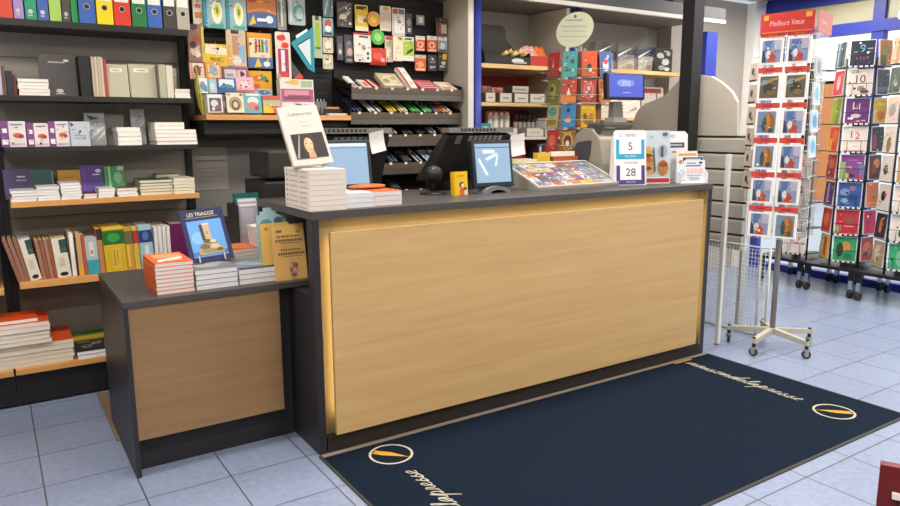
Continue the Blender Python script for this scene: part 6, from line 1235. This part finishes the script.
LC = [('#d9a83a', [('r', .4, .1, .7, .9, '#c0392c'), ('r', .0, .0, .3, 1, '#8fae8a')], 'yellow and red'), ('#b8322f', [('e', .5, .5, .3, .3, '#cf6a3f')], 'scarlet'), ('#4f2a5a', [('r', .3, .1, .5, .9, '#a58fae')], 'dark purple'), ('#9a2f2a', [('e', .5, .6, .3, .2, '#c05a4f'), ('e', .5, .25, .2, .15, '#6b2424')], 'dark red'), ('#c9482a', [('r', .1, 0, .4, .5, '#d9a03a'), ('e', .6, .6, .25, .25, '#d96a35')], 'orange'), ('#8fa03f', [('r', .5, 0, .9, 1, '#6f8530')], 'olive green'), ('#b5404a', [('e', .5, .5, .2, .3, '#d9a5a0')], 'rose red'), ('#4a545f', [('r', .2, 0, .35, 1, '#8a939c'), ('r', .6, 0, .75, 1, '#2c3640')], 'slate grey striped')]
for r_, (c, a, nm) in enumerate(LC): rc1('L', r_, c, a, nm+' card on the left angled face of the numbered rack', .165)
RC = [('#a03a3a', [('e', .5, .5, .35, .3, '#c96a5a'), ('e', .4, .3, .2, .1, '#5a3040')], 'dark red patterned'), ('#c02a55', [('r', .2, .1, .5, .9, '#a8244a')], 'magenta'), ('#cf6a30', [('e', .6, .6, .2, .15, '#9a7a6a'), ('r', .1, .1, .9, .2, '#d98a4a')], 'bright orange'), ('#54332c', [('e', .6, .65, .25, .2, '#c98a60'), ('e', .4, .4, .2, .2, '#8a3a3a'), ('e', .5, .15, .2, .1, '#3a2a28')], 'dark brown'), ('#34323f', [('r', .1, .1, .4, .6, '#8f3a55')], 'black and red'), ('#cfa52f', [('e', .5, .3, .3, .2, '#c9702f'), ('r', .1, .7, .9, .8, '#d9bb55')], 'golden'), ('#4d4f5a', [('r', .1, .1, .9, .3, '#6d6f80')], 'charcoal'), ('#b5744a', [('e', .5, .6, .3, .2, '#8a8a5a'), ('r', .1, .0, .5, .4, '#4a6a4a')], 'copper brown')]
for r_, (c, a, nm) in enumerate(RC): rc1('R', r_, c, a, nm+' card on the right angled face of the numbered rack', .165)
C2 = (5.06, .0)
tower('black card rack on castors with beige and dark cards, at the right edge', C2[0], C2[1], A1, 8)
FC = [('#2f9a6a', [('e', .5, .45, .2, .35, '#6fae8a')], 'emerald green card'), ('#cfc6bc', [('e', .6, .55, .25, .2, '#6a4a6a'), ('e', .5, .3, .2, .2, '#3f4a34')], 'pale card with violet flower'), ('#d6c9bd', [('e', .6, .45, .25, .2, '#c0626a')], 'pale card with rose dots'), ('#b98a5a', [('e', .6, .35, .3, .2, '#d9d2c0'), ('e', .75, .4, .12, .12, '#4a6a4a')], 'tan card'), ('#d3c2b2', [('e', .5, .4, .25, .3, '#7a6248')], 'beige card with brown animal'), ('#cdb7aa', [('e', .5, .55, .3, .25, '#b0a49a')], 'pink beige card with grey head'), ('#6b4a40', [], 'brown card'), ('#c9a587', [('r', .3, 0, .7, .6, '#b0815f'), ('e', .5, .7, .14, .12, '#c98a6a')], 'sand card with seated figure')]
for r_, (c, a, nm) in enumerate(FC): rackcard(C2[0], C2[1], A1, 'C', r_, .18, .205, c, a, nm+' on the front of the right edge rack')
FL = [('#a9906f', [('e', .4, .5, .25, .35, '#cfc0a8'), ('e', .5, .3, .12, .1, '#8a6f50')], 'antique brown card'), ('#332a2c', [('e', .5, .5, .14, .3, '#b5603f'), ('e', .5, .35, .1, .12, '#c9804f')], 'black card with orange glow'), ('#d3c6ba', [('e', .45, .55, .2, .2, '#2b2629'), ('e', .6, .6, .1, .1, '#b53a4a')], 'cream card with dark spot'), ('#d6cabd', [('e', .45, .45, .18, .2, '#45483f'), ('e', .5, .5, .06, .06, '#e6e2dc')], 'cream card with a small black bird'), ('#d8cbbb', [('e', .5, .3, .2, .3, '#8a7050')], 'cream card with a brown owl'), ('#d3c1b3', [('e', .5, .5, .28, .25, '#9fa09c'), ('e', .5, .4, .15, .15, '#b59080')], 'rosy card with grey head'), ('#5a665c', [('e', .5, .4, .2, .15, '#8a948a'), ('r', .1, .1, .9, .15, '#444f48')], 'dark sage green card'), ('#c8ab90', [('r', .35, .0, .65, .7, '#b58a6a'), ('e', .5, .75, .12, .1, '#a5754f')], 'sand card with standing figure')]
for r_, (c, a, nm) in enumerate(FL): rackcard(C2[0], C2[1], A1, 'L', r_, .165, .205, c, a, nm+' on the left face of the right edge rack')
C0 = (5.11, .92)
tower('black card rack on castors mostly hidden behind the postcard rack', C0[0], C0[1], A1, 8)
for r_, (c, a, nm) in enumerate([('#d9d2ca', [('e', .4, .55, .08, .08, '#b8324a'), ('e', .6, .45, .12, .05, '#c9808a'), ('r', .3, .1, .34, .5, '#8a9a80')], 'white card with a small red flower'), ('#cfc6bd', [('e', .5, .5, .2, .2, '#8a8f95')], 'pale card with grey mark'), ('#c3b6aa', [('e', .5, .5, .25, .25, '#6a5f58')], 'beige card with a dark figure'), ('#b9aca2', [('e', .5, .6, .2, .2, '#c0504a')], 'beige card with a red mark')]):
    rackcard(C0[0], C0[1], A1, 'C', r_, .18, .205, c, a, nm+' in the rack behind the postcard rack')
# poster in the corner and number on the glass
b = B(); b.box(-.012, -.008, -.16, .16, 0, .42, '#3f5aa5')
b.bm.transform(Matrix.Identity(4))
Mp = Matrix(((0, 0, -1, -.0125), (-1, 0, 0, .16), (0, 1, 0, 0), (0, 0, 0, 1)))
for (a0, b0, rx, ry, c) in ((.10, .26, .07, .04, '#d3d3d6'), (.12, .20, .06, .06, '#c9a08a'), (.09, .12, .07, .08, '#8f2f35'), (.2, .1, .05, .08, '#b5a5a0'), (.12, .03, .08, .03, '#e2e2e2')): Mp[0][3] -= .0005; b.ell(Mp, a0, b0, rx, ry, c, 16)
tag(b.build('poster', None, (5.40, 1.50, 2.03)), 'blue poster with a red and white figure in the window corner above the racks', 'poster')
b = B(); Mn = Matrix(((0, 0, -1, 0), (-1, 0, 0, 0), (0, 1, 0, 0), (0, 0, 0, 1))); b.text('6', Mn, .14, '#e6e6ea'); tag(b.build('house_number', None, (5.386, .345, 2.335)), 'white figure 6 on the blue shop front frame', 'number')

# ------------------------------------------------------------------ dark red stand at the lower right corner
t = thing('red_display_stand', 'dark red framed display stand cut off at the lower right corner of the view', 'display stand', (.235, -2.170, 0), (0, 0, R(-62.6)))
RD = m('#6a1a1c', .45)
b = B(); b.box(0, .7, 0, .02, 0, .8, RD); b.build('front_frame', t)
B().box(0.05, .7, .021, .30, 0, .42, m('#5a1618', .5)).build('body', t)
b = B(); b.box(.022, .68, -.012, -.001, .742, .752, m('#e6e0da', .4)); b.build('white_rail', t)
b = B(); b.prism([(.03, .30), (.64, .30), (.60, .741), (.036, .741)], 1, -.011, -.0015, m('#7a7064', .8)); b.prism([(.05, .4), (.075, .735), (.10, .735), (.085, .4)], 1, -.0125, -.0112, m('#4a443e', .8)); b.build('cloth_pocket', t)
